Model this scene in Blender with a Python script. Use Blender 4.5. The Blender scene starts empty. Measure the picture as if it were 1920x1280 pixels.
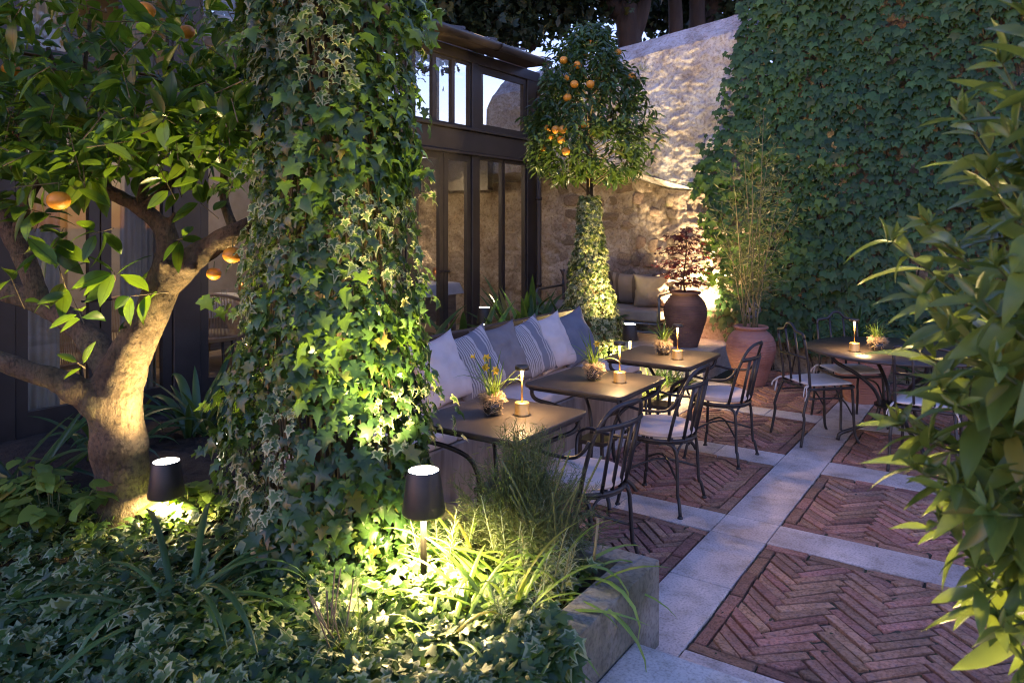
import bpy, bmesh, math, random
import numpy as np
from mathutils import Vector, Matrix, noise

random.seed(11)
rng = np.random.default_rng(11)
R = math.radians
C = bpy.context.scene.collection
sc = bpy.context.scene

# ------------------------------------------------------------------ camera
YAW = R(34.05)
CT, ST = math.cos(YAW), math.sin(YAW)
EYE, FPX, HZ = 1.7, 1391.0, 422.0
cam_d = bpy.data.cameras.new('camera')
cam = bpy.data.objects.new('camera', cam_d)
C.objects.link(cam)
cam.location = (0, 0, EYE)
cam.rotation_euler = (R(90), 0, YAW)
cam_d.sensor_width = 36
cam_d.lens = 36 * FPX / 1920
cam_d.shift_y = -(640 - HZ) / 1920
cam_d.clip_start = 0.05
cam_d.clip_end = 3000
cam_d.dof.use_dof = True
cam_d.dof.focus_distance = 4.6
cam_d.dof.aperture_fstop = 6.0
sc.camera = cam

# ------------------------------------------------------------------ sky, sun, exposure
SKY_STRENGTH = 0.148
SUN_EL, SUN_ROT = R(1.5), R(200)
world = bpy.data.worlds.new('World')
sc.world = world
world.use_nodes = True
wn, wl = world.node_tree.nodes, world.node_tree.links
bg = wn['Background']
sky = wn.new('ShaderNodeTexSky')
sky.sky_type = 'NISHITA'
sky.sun_disc = False
sky.sun_elevation = SUN_EL
sky.sun_rotation = SUN_ROT
sky.air_density = 1.0
sky.dust_density = 0.2
sky.ozone_density = 2.0
tint = wn.new('ShaderNodeMix')
tint.data_type = 'RGBA'
tint.blend_type = 'MULTIPLY'
tint.inputs[0].default_value = 1.0
tint.inputs[7].default_value = (1.05, 0.91, 1.50, 1)
wl.new(sky.outputs[0], tint.inputs[6])
wl.new(tint.outputs[2], bg.inputs[0])
bg.inputs[1].default_value = SKY_STRENGTH

sun_d = bpy.data.lights.new('sun', 'SUN')          # dusk: the sun is at the horizon, only its last soft glow is left
sun_d.energy = 0.002
sun_d.angle = R(20)
sun_d.color = (1.0, 0.8, 0.65)
sun = bpy.data.objects.new('sun', sun_d)
C.objects.link(sun)
sun.rotation_euler = (R(84), 0, R(20))

sc.view_settings.view_transform = 'Standard'
sc.view_settings.look = 'None'
sc.view_settings.exposure = 3.28
sc.view_settings.gamma = 1.0
sc.view_settings.use_curve_mapping = False
sc.render.engine = 'CYCLES'
sc.cycles.use_denoising = True
sc.cycles.pixel_filter_type = 'BLACKMAN_HARRIS'
sc.cycles.filter_width = 1.1
sc.cycles.max_bounces = 6
sc.cycles.diffuse_bounces = 3
sc.cycles.glossy_bounces = 3
sc.cycles.transmission_bounces = 4
sc.cycles.transparent_max_bounces = 12
sc.cycles.caustics_reflective = False
sc.cycles.caustics_refractive = False
sc.cycles.sample_clamp_indirect = 4.0

LAMP = 0.75
WARM = (1.0, 0.72, 0.40)
WARMW = (1.0, 0.72, 0.29)


# ------------------------------------------------------------------ placing
def W(X, Y, z):
    return Vector((CT * X - ST * Y, ST * X + CT * Y, z))


def PZ(u, v, z=0.0):                     # point at height z
    d = (EYE - z) * FPX / (v - HZ)
    return W((u - 960) / FPX * d, d, z)


def PD(u, v, d):                         # point at distance d
    return W((u - 960) / FPX * d, d, EYE - (v - HZ) / FPX * d)


def depth(p):
    return -ST * p[0] + CT * p[1]


# ------------------------------------------------------------------ objects
def thing(name, label, cat, loc=(0, 0, 0), rotz=0.0, group=None):
    o = bpy.data.objects.new(name, None)
    C.objects.link(o)
    o.empty_display_size = 0.1
    o.location = loc
    o.rotation_euler = (0, 0, rotz)
    o['label'] = label
    o['category'] = cat
    if group:
        o['group'] = group
    return o


def link(name, me, m=None, parent=None, loc=None, kind=None, label=None):
    o = bpy.data.objects.new(name, me)
    C.objects.link(o)
    if m is not None and not me.materials:
        me.materials.append(m)
    if parent is not None:
        o.parent = parent
    if loc is not None:
        o.location = loc
    if kind:
        o['kind'] = kind
    if label:
        o['label'] = label
    return o


def tag(o, label, cat, group=None):
    o['label'] = label
    o['category'] = cat
    if group:
        o['group'] = group
    return o


def kids(o):
    return list(o.children)


def copy_tree(o, parent=None):
    c = o.copy()
    C.objects.link(c)
    c.parent = parent
    for ch in kids(o):
        copy_tree(ch, c)
    return c


def mesh_np(name, V, T, attrs=None, smooth=False):
    me = bpy.data.meshes.new(name)
    V = np.asarray(V, dtype=np.float32)
    T = np.asarray(T, dtype=np.int32)
    me.vertices.add(len(V))
    me.vertices.foreach_set('co', V.ravel())
    me.loops.add(T.size)
    me.loops.foreach_set('vertex_index', T.ravel())
    me.polygons.add(len(T))
    me.polygons.foreach_set('loop_start', np.arange(len(T), dtype=np.int32) * T.shape[1])
    if smooth:
        me.polygons.foreach_set('use_smooth', np.ones(len(T), dtype=bool))
    for k, a in (attrs or {}).items():
        at = me.attributes.new(k, 'FLOAT', 'POINT')
        at.data.foreach_set('value', np.asarray(a, dtype=np.float32).ravel())
    me.update(calc_edges=True)
    return me


class MB:
    """collects simple shapes; mesh() makes ONE mesh out of them"""

    def __init__(self):
        self.v, self.f, self.s = [], [], []

    def add(self, vs, fs, smooth=False):
        b = len(self.v)
        self.v += [tuple(p) for p in vs]
        self.f += [tuple(i + b for i in f) for f in fs]
        self.s += [smooth] * len(fs)
        return self

    def box(self, x0, x1, y0, y1, z0, z1):
        vs = [(x0, y0, z0), (x1, y0, z0), (x1, y1, z0), (x0, y1, z0), (x0, y0, z1), (x1, y0, z1), (x1, y1, z1), (x0, y1, z1)]
        return self.add(vs, [(0, 3, 2, 1), (4, 5, 6, 7), (0, 1, 5, 4), (1, 2, 6, 5), (2, 3, 7, 6), (3, 0, 4, 7)])

    def tube(self, pts, rad, seg=8, flat=1.0, cap=True):
        pts = [Vector(p) for p in pts]
        n = len(pts)
        if not hasattr(rad, '__len__'):
            rad = [rad] * n
        vs, fs = [], []
        ref = None
        for i, p in enumerate(pts):
            t = (pts[min(i + 1, n - 1)] - pts[max(i - 1, 0)]).normalized()
            if ref is None:
                ref = Vector((0, 0, 1)) if abs(t.z) < 0.9 else Vector((1, 0, 0))
                ref = (ref - t * ref.dot(t)).normalized()
            else:
                ref = ref - t * ref.dot(t)
                ref = ref.normalized() if ref.length > 1e-6 else t.orthogonal().normalized()
            b = t.cross(ref)
            for k in range(seg):
                a = 2 * math.pi * k / seg
                vs.append(p + ref * (math.cos(a) * rad[i]) + b * (math.sin(a) * rad[i] * flat))
        for i in range(n - 1):
            for k in range(seg):
                k2 = (k + 1) % seg
                fs.append((i * seg + k, i * seg + k2, (i + 1) * seg + k2, (i + 1) * seg + k))
        self.add(vs, fs, True)
        if cap:
            b = len(self.v) - n * seg
            self.f.append(tuple(b + k for k in reversed(range(seg))))
            self.f.append(tuple(b + (n - 1) * seg + k for k in range(seg)))
            self.s += [False, False]
        return self

    def lathe(self, prof, seg=32, c=(0, 0, 0), smooth=True):
        vs, fs = [], []
        n = len(prof)
        for r, z in prof:
            for k in range(seg):
                a = 2 * math.pi * k / seg
                vs.append((c[0] + r * math.cos(a), c[1] + r * math.sin(a), c[2] + z))
        for i in range(n - 1):
            for k in range(seg):
                k2 = (k + 1) % seg
                fs.append((i * seg + k, i * seg + k2, (i + 1) * seg + k2, (i + 1) * seg + k))
        self.add(vs, fs, smooth)
        b = len(self.v) - n * seg
        if prof[0][0] > 1e-4:
            self.f.append(tuple(b + k for k in reversed(range(seg))))
            self.s.append(False)
        if prof[-1][0] > 1e-4:
            self.f.append(tuple(b + (n - 1) * seg + k for k in range(seg)))
            self.s.append(False)
        return self

    def mesh(self, name, off=None):
        me = bpy.data.meshes.new(name)
        v = self.v
        if off is not None:
            v = [(p[0] - off[0], p[1] - off[1], p[2] - off[2]) for p in v]
        me.from_pydata(v, [], self.f)
        me.polygons.foreach_set('use_smooth', self.s)
        me.update()
        return me

    def put(self, name, m, parent=None, **k):
        return link(name, self.mesh(name), m, parent, **k)


def bevel_mesh(me, w, seg=2):
    bm = bmesh.new()
    bm.from_mesh(me)
    bmesh.ops.remove_doubles(bm, verts=bm.verts, dist=1e-5)
    bmesh.ops.bevel(bm, geom=[e for e in bm.edges if len(e.link_faces) == 2 and e.calc_face_angle(0) > 0.6], offset=w, segments=seg, affect='EDGES', profile=0.6)
    bm.to_mesh(me)
    bm.free()
    return me


def spline(pts, n=6):
    """Catmull-Rom through the points"""
    P = [Vector(p) for p in pts]
    P = [P[0] * 2 - P[1]] + P + [P[-1] * 2 - P[-2]]
    out = []
    for i in range(1, len(P) - 2):
        a, b, c, d = P[i - 1], P[i], P[i + 1], P[i + 2]
        for k in range(n):
            t = k / n
            out.append(0.5 * ((2 * b) + (c - a) * t + (2 * a - 5 * b + 4 * c - d) * t * t + (3 * b - a - 3 * c + d) * t ** 3))
    out.append(P[-2])
    return out


def lerpl(vals, n):
    """radii interpolated the same way as spline(pts, n)"""
    out = []
    for a, b in zip(vals[:-1], vals[1:]):
        out += [a + (b - a) * k / n for k in range(n)]
    return out + [vals[-1]]


# ------------------------------------------------------------------ materials
MATS = {}


def newmat(name):
    m = bpy.data.materials.new(name)
    m.use_nodes = True
    nt = m.node_tree
    return m, nt.nodes, nt.links, nt.nodes['Principled BSDF']


def ramp(n, stops, interp='LINEAR'):
    r = n.new('ShaderNodeValToRGB')
    cr = r.color_ramp
    cr.interpolation = interp
    cr.elements[0].position, cr.elements[0].color = stops[0][0], (*stops[0][1], 1)
    cr.elements[1].position, cr.elements[1].color = stops[-1][0], (*stops[-1][1], 1)
    for p, c in stops[1:-1]:
        e = cr.elements.new(p)
        e.color = (*c, 1)
    return r


def mat(name, c1, c2=None, scale=8.0, rough=0.6, bump=0.0, bscale=None, metal=0.0, detail=6, stretch=None, rndamt=0.0, spec=0.5, c3=None, coords='Object', speck=0.0, sscale=120):
    m, n, l, b = newmat(name)
    c2 = c2 or c1
    tc = n.new('ShaderNodeTexCoord')
    src = tc.outputs[coords]
    if stretch:
        mp = n.new('ShaderNodeMapping')
        mp.inputs['Scale'].default_value = stretch
        l.new(src, mp.inputs[0])
        src = mp.outputs[0]
    nz = n.new('ShaderNodeTexNoise')
    nz.inputs['Scale'].default_value = scale
    nz.inputs['Detail'].default_value = detail
    l.new(src, nz.inputs['Vector'])
    stops = [(0.32, c1), (0.68, c2)] if c3 is None else [(0.3, c1), (0.5, c2), (0.72, c3)]
    r = ramp(n, stops)
    l.new(nz.outputs[0], r.inputs[0])
    col = r.outputs[0]
    if rndamt:
        oi = n.new('ShaderNodeObjectInfo')
        hs = n.new('ShaderNodeHueSaturation')
        mr = n.new('ShaderNodeMapRange')
        mr.inputs[3].default_value = 1 - rndamt
        mr.inputs[4].default_value = 1 + rndamt
        l.new(oi.outputs['Random'], mr.inputs[0])
        l.new(mr.outputs[0], hs.inputs['Value'])
        mr2 = n.new('ShaderNodeMapRange')
        mr2.inputs[3].default_value = 0.5 - rndamt * 0.045
        mr2.inputs[4].default_value = 0.5 + rndamt * 0.045
        ml = n.new('ShaderNodeMath')
        ml.operation = 'MULTIPLY'
        ml.inputs[1].default_value = 7.13
        fr = n.new('ShaderNodeMath')
        fr.operation = 'FRACT'
        l.new(oi.outputs['Random'], ml.inputs[0])
        l.new(ml.outputs[0], fr.inputs[0])
        l.new(fr.outputs[0], mr2.inputs[0])
        l.new(mr2.outputs[0], hs.inputs['Hue'])
        l.new(col, hs.inputs['Color'])
        col = hs.outputs[0]
    if speck:
        n3 = n.new('ShaderNodeTexNoise')
        n3.inputs['Scale'].default_value = sscale
        n3.inputs['Detail'].default_value = 3
        l.new(tc.outputs['Object'], n3.inputs['Vector'])
        n4 = n.new('ShaderNodeTexNoise')
        n4.inputs['Scale'].default_value = sscale * 0.07
        n4.inputs['Detail'].default_value = 8
        n4.inputs['Roughness'].default_value = 0.7
        l.new(tc.outputs['Object'], n4.inputs['Vector'])
        r3 = ramp(n, [(0.34, (1 - speck,) * 3), (0.50, (1, 1, 1)), (0.7, (1 + speck * .35,) * 3)])
        l.new(n3.outputs[0], r3.inputs[0])
        r4 = ramp(n, [(0.34, (1 - speck, 1 - speck * 1.05, 1 - speck * 1.25)), (0.52, (1, 1, 1))])
        l.new(n4.outputs[0], r4.inputs[0])
        for rr in (r3, r4):
            mx = n.new('ShaderNodeMix')
            mx.data_type = 'RGBA'
            mx.blend_type = 'MULTIPLY'
            mx.inputs[0].default_value = 1.0
            l.new(col, mx.inputs[6])
            l.new(rr.outputs[0], mx.inputs[7])
            col = mx.outputs[2]
    l.new(col, b.inputs['Base Color'])
    b.inputs['Roughness'].default_value = rough
    b.inputs['Metallic'].default_value = metal
    b.inputs['Specular IOR Level'].default_value = spec
    if bump:
        nb = n.new('ShaderNodeTexNoise')
        nb.inputs['Scale'].default_value = bscale or scale * 4
        nb.inputs['Detail'].default_value = 8
        nb.inputs['Roughness'].default_value = 0.65
        l.new(src, nb.inputs['Vector'])
        bp = n.new('ShaderNodeBump')
        bp.inputs['Strength'].default_value = 1.0
        bp.inputs['Distance'].default_value = bump
        l.new(nb.outputs[0], bp.inputs['Height'])
        l.new(bp.outputs[0], b.inputs['Normal'])
    return m


def leafmat(name, dark, light, trans, rough=0.38, tamt=0.35, margin=None, mpos=0.72, vein=None, spec=0.5, old=(0.20, 0.17, 0.03), few=0.42):
    m, n, l, b = newmat(name)
    out = n['Material Output']
    a = n.new('ShaderNodeAttribute')
    a.attribute_name = 'rnd'
    oi = n.new('ShaderNodeObjectInfo')
    ad = n.new('ShaderNodeMath')
    ad.operation = 'ADD'
    l.new(a.outputs['Fac'], ad.inputs[0])
    l.new(oi.outputs['Random'], ad.inputs[1])
    fr = n.new('ShaderNodeMath')
    fr.operation = 'FRACT'
    l.new(ad.outputs[0], fr.inputs[0])
    r = ramp(n, [(0.0, dark), (0.75, light), (0.955, tuple(min(1, x * 1.25) for x in light)), (0.972, tuple(.5 * (x + y) for x, y in zip(light, old))), (1.0, old)])
    l.new(fr.outputs[0], r.inputs[0])
    col = r.outputs[0]
    if margin or vein:
        e = n.new('ShaderNodeAttribute')
        e.attribute_name = 'edge'
        mx = n.new('ShaderNodeMix')
        mx.data_type = 'RGBA'
        tc = n.new('ShaderNodeTexCoord')
        nz = n.new('ShaderNodeTexNoise')
        nz.inputs['Scale'].default_value = 60
        l.new(tc.outputs['Object'], nz.inputs['Vector'])
        sm = n.new('ShaderNodeMath')
        sm.operation = 'MULTIPLY_ADD'
        sm.inputs[1].default_value = 0.5
        l.new(nz.outputs[0], sm.inputs[0])
        l.new(e.outputs['Fac'], sm.inputs[2])
        if margin:
            rr = ramp(n, [(mpos + 0.12, (0, 0, 0)), (mpos + 0.32, (.75, .75, .75))])
            l.new(sm.outputs[0], rr.inputs[0])
            # only some of the leaves are pale edged
            g = n.new('ShaderNodeMath')
            g.operation = 'GREATER_THAN'
            g.inputs[1].default_value = few
            l.new(fr.outputs[0], g.inputs[0])
            mm = n.new('ShaderNodeMath')
            mm.operation = 'MULTIPLY'
            l.new(rr.outputs[0], mm.inputs[0])
            l.new(g.outputs[0], mm.inputs[1])
            l.new(mm.outputs[0], mx.inputs[0])
            mx.inputs[7].default_value = (*margin, 1)
        else:
            rr = ramp(n, [(0.02, (1, 1, 1)), (0.14, (0, 0, 0))])
            l.new(e.outputs['Fac'], rr.inputs[0])
            l.new(rr.outputs[0], mx.inputs[0])
            mx.inputs[7].default_value = (*vein, 1)
        l.new(col, mx.inputs[6])
        col = mx.outputs[2]
    l.new(col, b.inputs['Base Color'])
    b.inputs['Roughness'].default_value = rough
    b.inputs['Specular IOR Level'].default_value = spec
    tr = n.new('ShaderNodeBsdfTranslucent')
    mt = n.new('ShaderNodeMix')
    mt.data_type = 'RGBA'
    mt.blend_type = 'MIX'
    mt.inputs[0].default_value = 0.6
    l.new(col, mt.inputs[6])
    mt.inputs[7].default_value = (*trans, 1)
    l.new(mt.outputs[2], tr.inputs[0])
    ms = n.new('ShaderNodeMixShader')
    ms.inputs[0].default_value = tamt
    l.new(b.outputs[0], ms.inputs[1])
    l.new(tr.outputs[0], ms.inputs[2])
    l.new(ms.outputs[0], out.inputs[0])
    return m


def glow(name, col, strength):
    m, n, l, b = newmat(name)
    b.inputs['Base Color'].default_value = (0.8, 0.8, 0.8, 1)
    b.inputs['Emission Color'].default_value = (*col, 1)
    b.inputs['Emission Strength'].default_value = strength
    return m


def glassmat(name, tintc=(0.985, 0.99, 0.985), extra=0.0):
    m, n, l, b = newmat(name)
    out = n['Material Output']
    n.remove(b)
    ge = n.new('ShaderNodeNewGeometry')
    dt = n.new('ShaderNodeVectorMath')
    dt.operation = 'DOT_PRODUCT'
    l.new(ge.outputs['Normal'], dt.inputs[0])
    l.new(ge.outputs['Incoming'], dt.inputs[1])
    ab = n.new('ShaderNodeMath')
    ab.operation = 'ABSOLUTE'
    l.new(dt.outputs['Value'], ab.inputs[0])
    om = n.new('ShaderNodeMath')
    om.operation = 'SUBTRACT'
    om.inputs[0].default_value = 1.0
    l.new(ab.outputs[0], om.inputs[1])
    pw = n.new('ShaderNodeMath')
    pw.operation = 'POWER'
    pw.inputs[1].default_value = 5.0
    l.new(om.outputs[0], pw.inputs[0])
    mu = n.new('ShaderNodeMath')
    mu.operation = 'MULTIPLY_ADD'
    mu.inputs[1].default_value = 0.95
    mu.inputs[2].default_value = 0.045 + extra
    mu.use_clamp = True
    l.new(pw.outputs[0], mu.inputs[0])
    t = n.new('ShaderNodeBsdfTransparent')
    t.inputs[0].default_value = (*tintc, 1)
    g = n.new('ShaderNodeBsdfGlossy')
    g.inputs['Roughness'].default_value = 0.02
    ms = n.new('ShaderNodeMixShader')
    l.new(mu.outputs[0], ms.inputs[0])
    l.new(t.outputs[0], ms.inputs[1])
    l.new(g.outputs[0], ms.inputs[2])
    l.new(ms.outputs[0], out.inputs[0])
    return m


def stripemat(name, stops, rough=0.9, width=0.48):
    m, n, l, b = newmat(name)
    tc = n.new('ShaderNodeTexCoord')
    sp = n.new('ShaderNodeSeparateXYZ')
    l.new(tc.outputs['Object'], sp.inputs[0])
    ma = n.new('ShaderNodeMath')
    ma.operation = 'MULTIPLY_ADD'
    ma.inputs[1].default_value = 1 / width
    ma.inputs[2].default_value = 0.5
    l.new(sp.outputs[1], ma.inputs[0])
    r = ramp(n, stops, 'CONSTANT')
    l.new(ma.outputs[0], r.inputs[0])
    l.new(r.outputs[0], b.inputs['Base Color'])
    b.inputs['Roughness'].default_value = rough
    nb = n.new('ShaderNodeTexNoise')
    nb.inputs['Scale'].default_value = 260
    l.new(tc.outputs['Object'], nb.inputs['Vector'])
    bp = n.new('ShaderNodeBump')
    bp.inputs['Distance'].default_value = 0.001
    l.new(nb.outputs[0], bp.inputs['Height'])
    l.new(bp.outputs[0], b.inputs['Normal'])
    return m


def brickmat():
    m = mat('old brick', (0.22, 0.092, 0.056), (0.42, 0.21, 0.14), 9, 0.85, 0.006, 40, rndamt=0.34, speck=0.38, sscale=75, c3=(0.29, 0.165, 0.14), coords='Generated')
    return m


def stonewallmat(name, base, dirt, scale):
    m, n, l, b = newmat(name)
    tc = n.new('ShaderNodeTexCoord')
    nz = n.new('ShaderNodeTexNoise')
    nz.inputs['Scale'].default_value = scale
    nz.inputs['Detail'].default_value = 10
    nz.inputs['Roughness'].default_value = 0.65
    l.new(tc.outputs['Object'], nz.inputs['Vector'])
    r = ramp(n, [(0.30, dirt), (0.45, tuple(0.5 * (p + q) for p, q in zip(base, dirt))), (0.58, base), (0.8, tuple(min(1, x * 1.18) for x in base))])
    l.new(nz.outputs[0], r.inputs[0])
    n2 = n.new('ShaderNodeTexNoise')
    n2.inputs['Scale'].default_value = 28
    n2.inputs['Detail'].default_value = 8
    n2.inputs['Roughness'].default_value = 0.7
    l.new(tc.outputs['Object'], n2.inputs['Vector'])
    r2 = ramp(n, [(0.36, (0.50, 0.44, 0.36)), (0.52, (1, 1, 1))])
    l.new(n2.outputs[0], r2.inputs[0])
    mx = n.new('ShaderNodeMix')
    mx.data_type = 'RGBA'
    mx.blend_type = 'MULTIPLY'
    mx.inputs[0].default_value = 0.85
    l.new(r.outputs[0], mx.inputs[6])
    l.new(r2.outputs[0], mx.inputs[7])
    l.new(mx.outputs[2], b.inputs['Base Color'])
    b.inputs['Roughness'].default_value = 0.92
    b.inputs['Specular IOR Level'].default_value = 0.2
    ad = n.new('ShaderNodeMath')
    ad.operation = 'ADD'
    l.new(nz.outputs[0], ad.inputs[0])
    l.new(n2.outputs[0], ad.inputs[1])
    bp = n.new('ShaderNodeBump')
    bp.inputs['Distance'].default_value = 0.022
    l.new(ad.outputs[0], bp.inputs['Height'])
    l.new(bp.outputs[0], b.inputs['Normal'])
    return m


M = {}
M['soil'] = mat('dark soil', (0.018, 0.013, 0.009), (0.05, 0.036, 0.024), 14, 0.95, 0.03, 40)
M['earth'] = mat('ground earth', (0.03, 0.03, 0.02), (0.06, 0.05, 0.035), 3, 0.95, 0.03, 20)
M['joint'] = mat('mossy joint', (0.028, 0.024, 0.014), (0.065, 0.055, 0.034), 9, 0.95, 0.01, 90, c3=(0.045, 0.070, 0.016))
M['brick'] = brickmat()
M['slab'] = mat('pale limestone', (0.37, 0.305, 0.28), (0.68, 0.575, 0.53), 2.0, 0.75, 0.002, 120, rndamt=0.10, detail=13, speck=0.30, sscale=95)
M['step'] = mat('step limestone', (0.40, 0.385, 0.37), (0.55, 0.52, 0.49), 6, 0.75, 0.0015, 130, detail=10, speck=0.28, sscale=110)
M['concrete'] = mat('weathered concrete', (0.07, 0.078, 0.045), (0.20, 0.195, 0.17), 3, 0.85, 0.004, 40, detail=12, c3=(0.30, 0.295, 0.28), speck=0.35, sscale=60)
M['board'] = mat('board marked concrete', (0.15, 0.11, 0.085), (0.30, 0.24, 0.20), 5, 0.85, 0.004, 20, stretch=(3, 3, 0.45))
M['plaster'] = stonewallmat('lime plaster over rubble', (0.50, 0.49, 0.48), (0.25, 0.20, 0.16), 2.6)
M['rubble'] = stonewallmat('rubble wall mortar', (0.50, 0.43, 0.34), (0.22, 0.16, 0.11), 2.4)
M['stone'] = mat('wall stone', (0.20, 0.145, 0.095), (0.36, 0.28, 0.20), 9, 0.9, 0.02, 26, rndamt=0.3)
M['frame'] = mat('dark bronze steel', (0.028, 0.023, 0.021), (0.042, 0.035, 0.032), 5, 0.40, 0, spec=0.5)
M['gutter'] = mat('weathered copper gutter', (0.016, 0.012, 0.011), (0.036, 0.026, 0.022), 7, 0.45)
M['rooftin'] = mat('dark zinc roof', (0.02, 0.021, 0.025), (0.04, 0.042, 0.05), 4, 0.5)
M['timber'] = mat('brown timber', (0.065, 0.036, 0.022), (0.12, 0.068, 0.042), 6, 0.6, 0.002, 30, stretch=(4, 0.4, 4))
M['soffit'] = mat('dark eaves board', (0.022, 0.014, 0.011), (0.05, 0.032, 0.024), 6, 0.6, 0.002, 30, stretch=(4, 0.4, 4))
M['glass'] = glassmat('window glass', extra=0.0)
M['jar'] = glassmat('jar glass', (0.97, 0.98, 0.97), extra=0.0)
M['iron'] = mat('black wrought iron', (0.018, 0.016, 0.017), (0.035, 0.030, 0.030), 30, 0.42, 0.0006, 120)
M['tabletop'] = mat('dark metal table top', (0.048, 0.038, 0.030), (0.068, 0.054, 0.042), 12, 0.40, 0.0004, 160)
M['roundtop'] = mat('dark round table top', (0.045, 0.035, 0.028), (0.068, 0.052, 0.040), 12, 0.38, 0.0004, 160)
M['brass'] = mat('brushed brass', (0.50, 0.32, 0.11), (0.62, 0.41, 0.16), 40, 0.42, 0.0003, 200, metal=0.7, stretch=(1, 1, 14))
M['lampcap'] = mat('dark bronze cap', (0.10, 0.08, 0.06), (0.16, 0.13, 0.10), 30, 0.4, metal=0.8)
M['black'] = mat('black lamp metal', (0.012, 0.011, 0.011), (0.02, 0.018, 0.018), 20, 0.5)
M['stake'] = mat('lamp stake', (0.004, 0.0036, 0.0026), (0.007, 0.006, 0.004), 20, 0.7, spec=0.15)
M['bulb'] = glow('lamp lens', (1.0, 0.86, 0.66), 5)
M['led'] = glow('table lamp lens', (1.0, 0.75, 0.42), 4)
M['pendantglow'] = glow('pendant bulb', (1.0, 0.66, 0.30), 3)
M['cushion'] = mat('pale pink seat cloth', (0.54, 0.44, 0.40), (0.64, 0.53, 0.48), 8, 0.9, 0.001, 240)
M['whitecushion'] = mat('cream seat pad cloth', (0.54, 0.50, 0.47), (0.68, 0.63, 0.58), 9, 0.9, 0.0016, 90)
M['linen'] = mat('white linen', (0.60, 0.50, 0.46), (0.72, 0.61, 0.56), 7, 0.92, 0.0012, 260)
M['greylinen'] = mat('taupe linen', (0.20, 0.17, 0.165), (0.27, 0.235, 0.225), 7, 0.92, 0.0012, 260)
M['bluelinen'] = mat('slate blue linen', (0.13, 0.135, 0.165), (0.185, 0.19, 0.22), 7, 0.92, 0.0012, 260)
gd, gw, gb = (0.20, 0.18, 0.175), (0.50, 0.45, 0.43), (0.21, 0.205, 0.23)
st = [(0.0, gd), (0.14, gw)]
for k in range(9):
    st += [(0.16 + k * 0.038, gd), (0.177 + k * 0.038, gw)]
st += [(0.54, gb), (0.70, gw), (0.73, gb), (0.76, gw), (0.79, gb), (0.82, gw), (0.90, gd)]
M['stripe'] = stripemat('striped linen', st)
sb, sl = (0.08, 0.062, 0.05), (0.19, 0.155, 0.125)
M['sofastripe'] = stripemat('sofa stripe', [(0.0, sb), (0.12, sl), (0.18, sb), (0.24, sl), (0.34, (0.2, .16, .13)), (0.42, sl), (0.5, sb), (0.56, sl), (0.66, (0.2, .16, .13)), (0.72, sl), (0.84, sb), (0.9, sl)], width=0.74)
M['sofapad'] = mat('sofa cloth', (0.24, 0.20, 0.155), (0.32, 0.27, 0.21), 10, 0.92, 0.0015, 120)
M['sofaframe'] = mat('sofa steel', (0.10, 0.10, 0.095), (0.16, 0.16, 0.15), 20, 0.35, metal=0.7)
M['terracotta'] = mat('terracotta', (0.30, 0.125, 0.085), (0.42, 0.20, 0.145), 6, 0.8, 0.003, 60, c3=(0.36, 0.17, 0.13))
M['darkterracotta'] = mat('dark brown terracotta', (0.095, 0.05, 0.038), (0.17, 0.095, 0.072), 6, 0.75, 0.003, 60)
M['bark'] = mat('smooth orange tree bark', (0.038, 0.025, 0.014), (0.125, 0.085, 0.047), 7, 0.88, 0.03, 26, speck=0.45, sscale=55, stretch=(1, 1, 0.5), c3=(0.115, 0.098, 0.040), detail=12)
M['twig'] = mat('twig', (0.10, 0.075, 0.04), (0.19, 0.15, 0.08), 20, 0.8)
M['greentwig'] = mat('green twig', (0.06, 0.085, 0.03), (0.12, 0.14, 0.05), 20, 0.7)
M['darkbark'] = mat('dark bark', (0.035, 0.025, 0.020), (0.07, 0.05, 0.04), 5, 0.9, 0.02, 20, stretch=(1, 1, 0.3))
M['orange'] = mat('orange peel', (0.62, 0.22, 0.02), (0.75, 0.31, 0.03), 6, 0.45, 0.0012, 170)
M['citrus'] = leafmat('orange tree leaf', (0.028, 0.076, 0.011), (0.075, 0.160, 0.020), (0.26, 0.42, 0.02), 0.34, 0.42, vein=(0.016, 0.045, 0.012))
M['topleaf'] = leafmat('clipped orange tree leaf', (0.022, 0.055, 0.016), (0.060, 0.115, 0.028), (0.20, 0.30, 0.04), 0.36, 0.30)
M['ivy'] = leafmat('ivy leaf', (0.018, 0.048, 0.016), (0.055, 0.115, 0.030), (0.22, 0.36, 0.04), 0.42, 0.30, margin=(0.44, 0.46, 0.25), mpos=0.72)
M['ivyplain'] = leafmat('plain ivy leaf', (0.010, 0.034, 0.011), (0.054, 0.118, 0.026), (0.20, 0.36, 0.03), 0.36, 0.30, vein=(0.06, 0.10, 0.03))
M['ivyground'] = leafmat('ground ivy leaf', (0.015, 0.046, 0.012), (0.060, 0.12, 0.026), (0.22, 0.36, 0.04), 0.42, 0.30, margin=(0.34, 0.38, 0.20), mpos=0.74, few=0.62)
M['ivysmall'] = leafmat('small variegated ivy leaf', (0.045, 0.085, 0.025), (0.10, 0.15, 0.045), (0.28, 0.34, 0.06), 0.45, 0.30, margin=(0.52, 0.52, 0.28), mpos=0.45)
M['wallivy'] = leafmat('wall creeper leaf', (0.014, 0.042, 0.014), (0.042, 0.098, 0.028), (0.20, 0.32, 0.03), 0.48, 0.22, spec=0.3, old=(0.07, 0.085, 0.02))
M['shrub'] = leafmat('long shrub leaf', (0.048, 0.092, 0.018), (0.112, 0.172, 0.034), (0.28, 0.34, 0.05), 0.36, 0.30)
M['strap'] = leafmat('strap leaf', (0.022, 0.060, 0.020), (0.055, 0.115, 0.035), (0.20, 0.34, 0.04), 0.36, 0.25)
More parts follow.
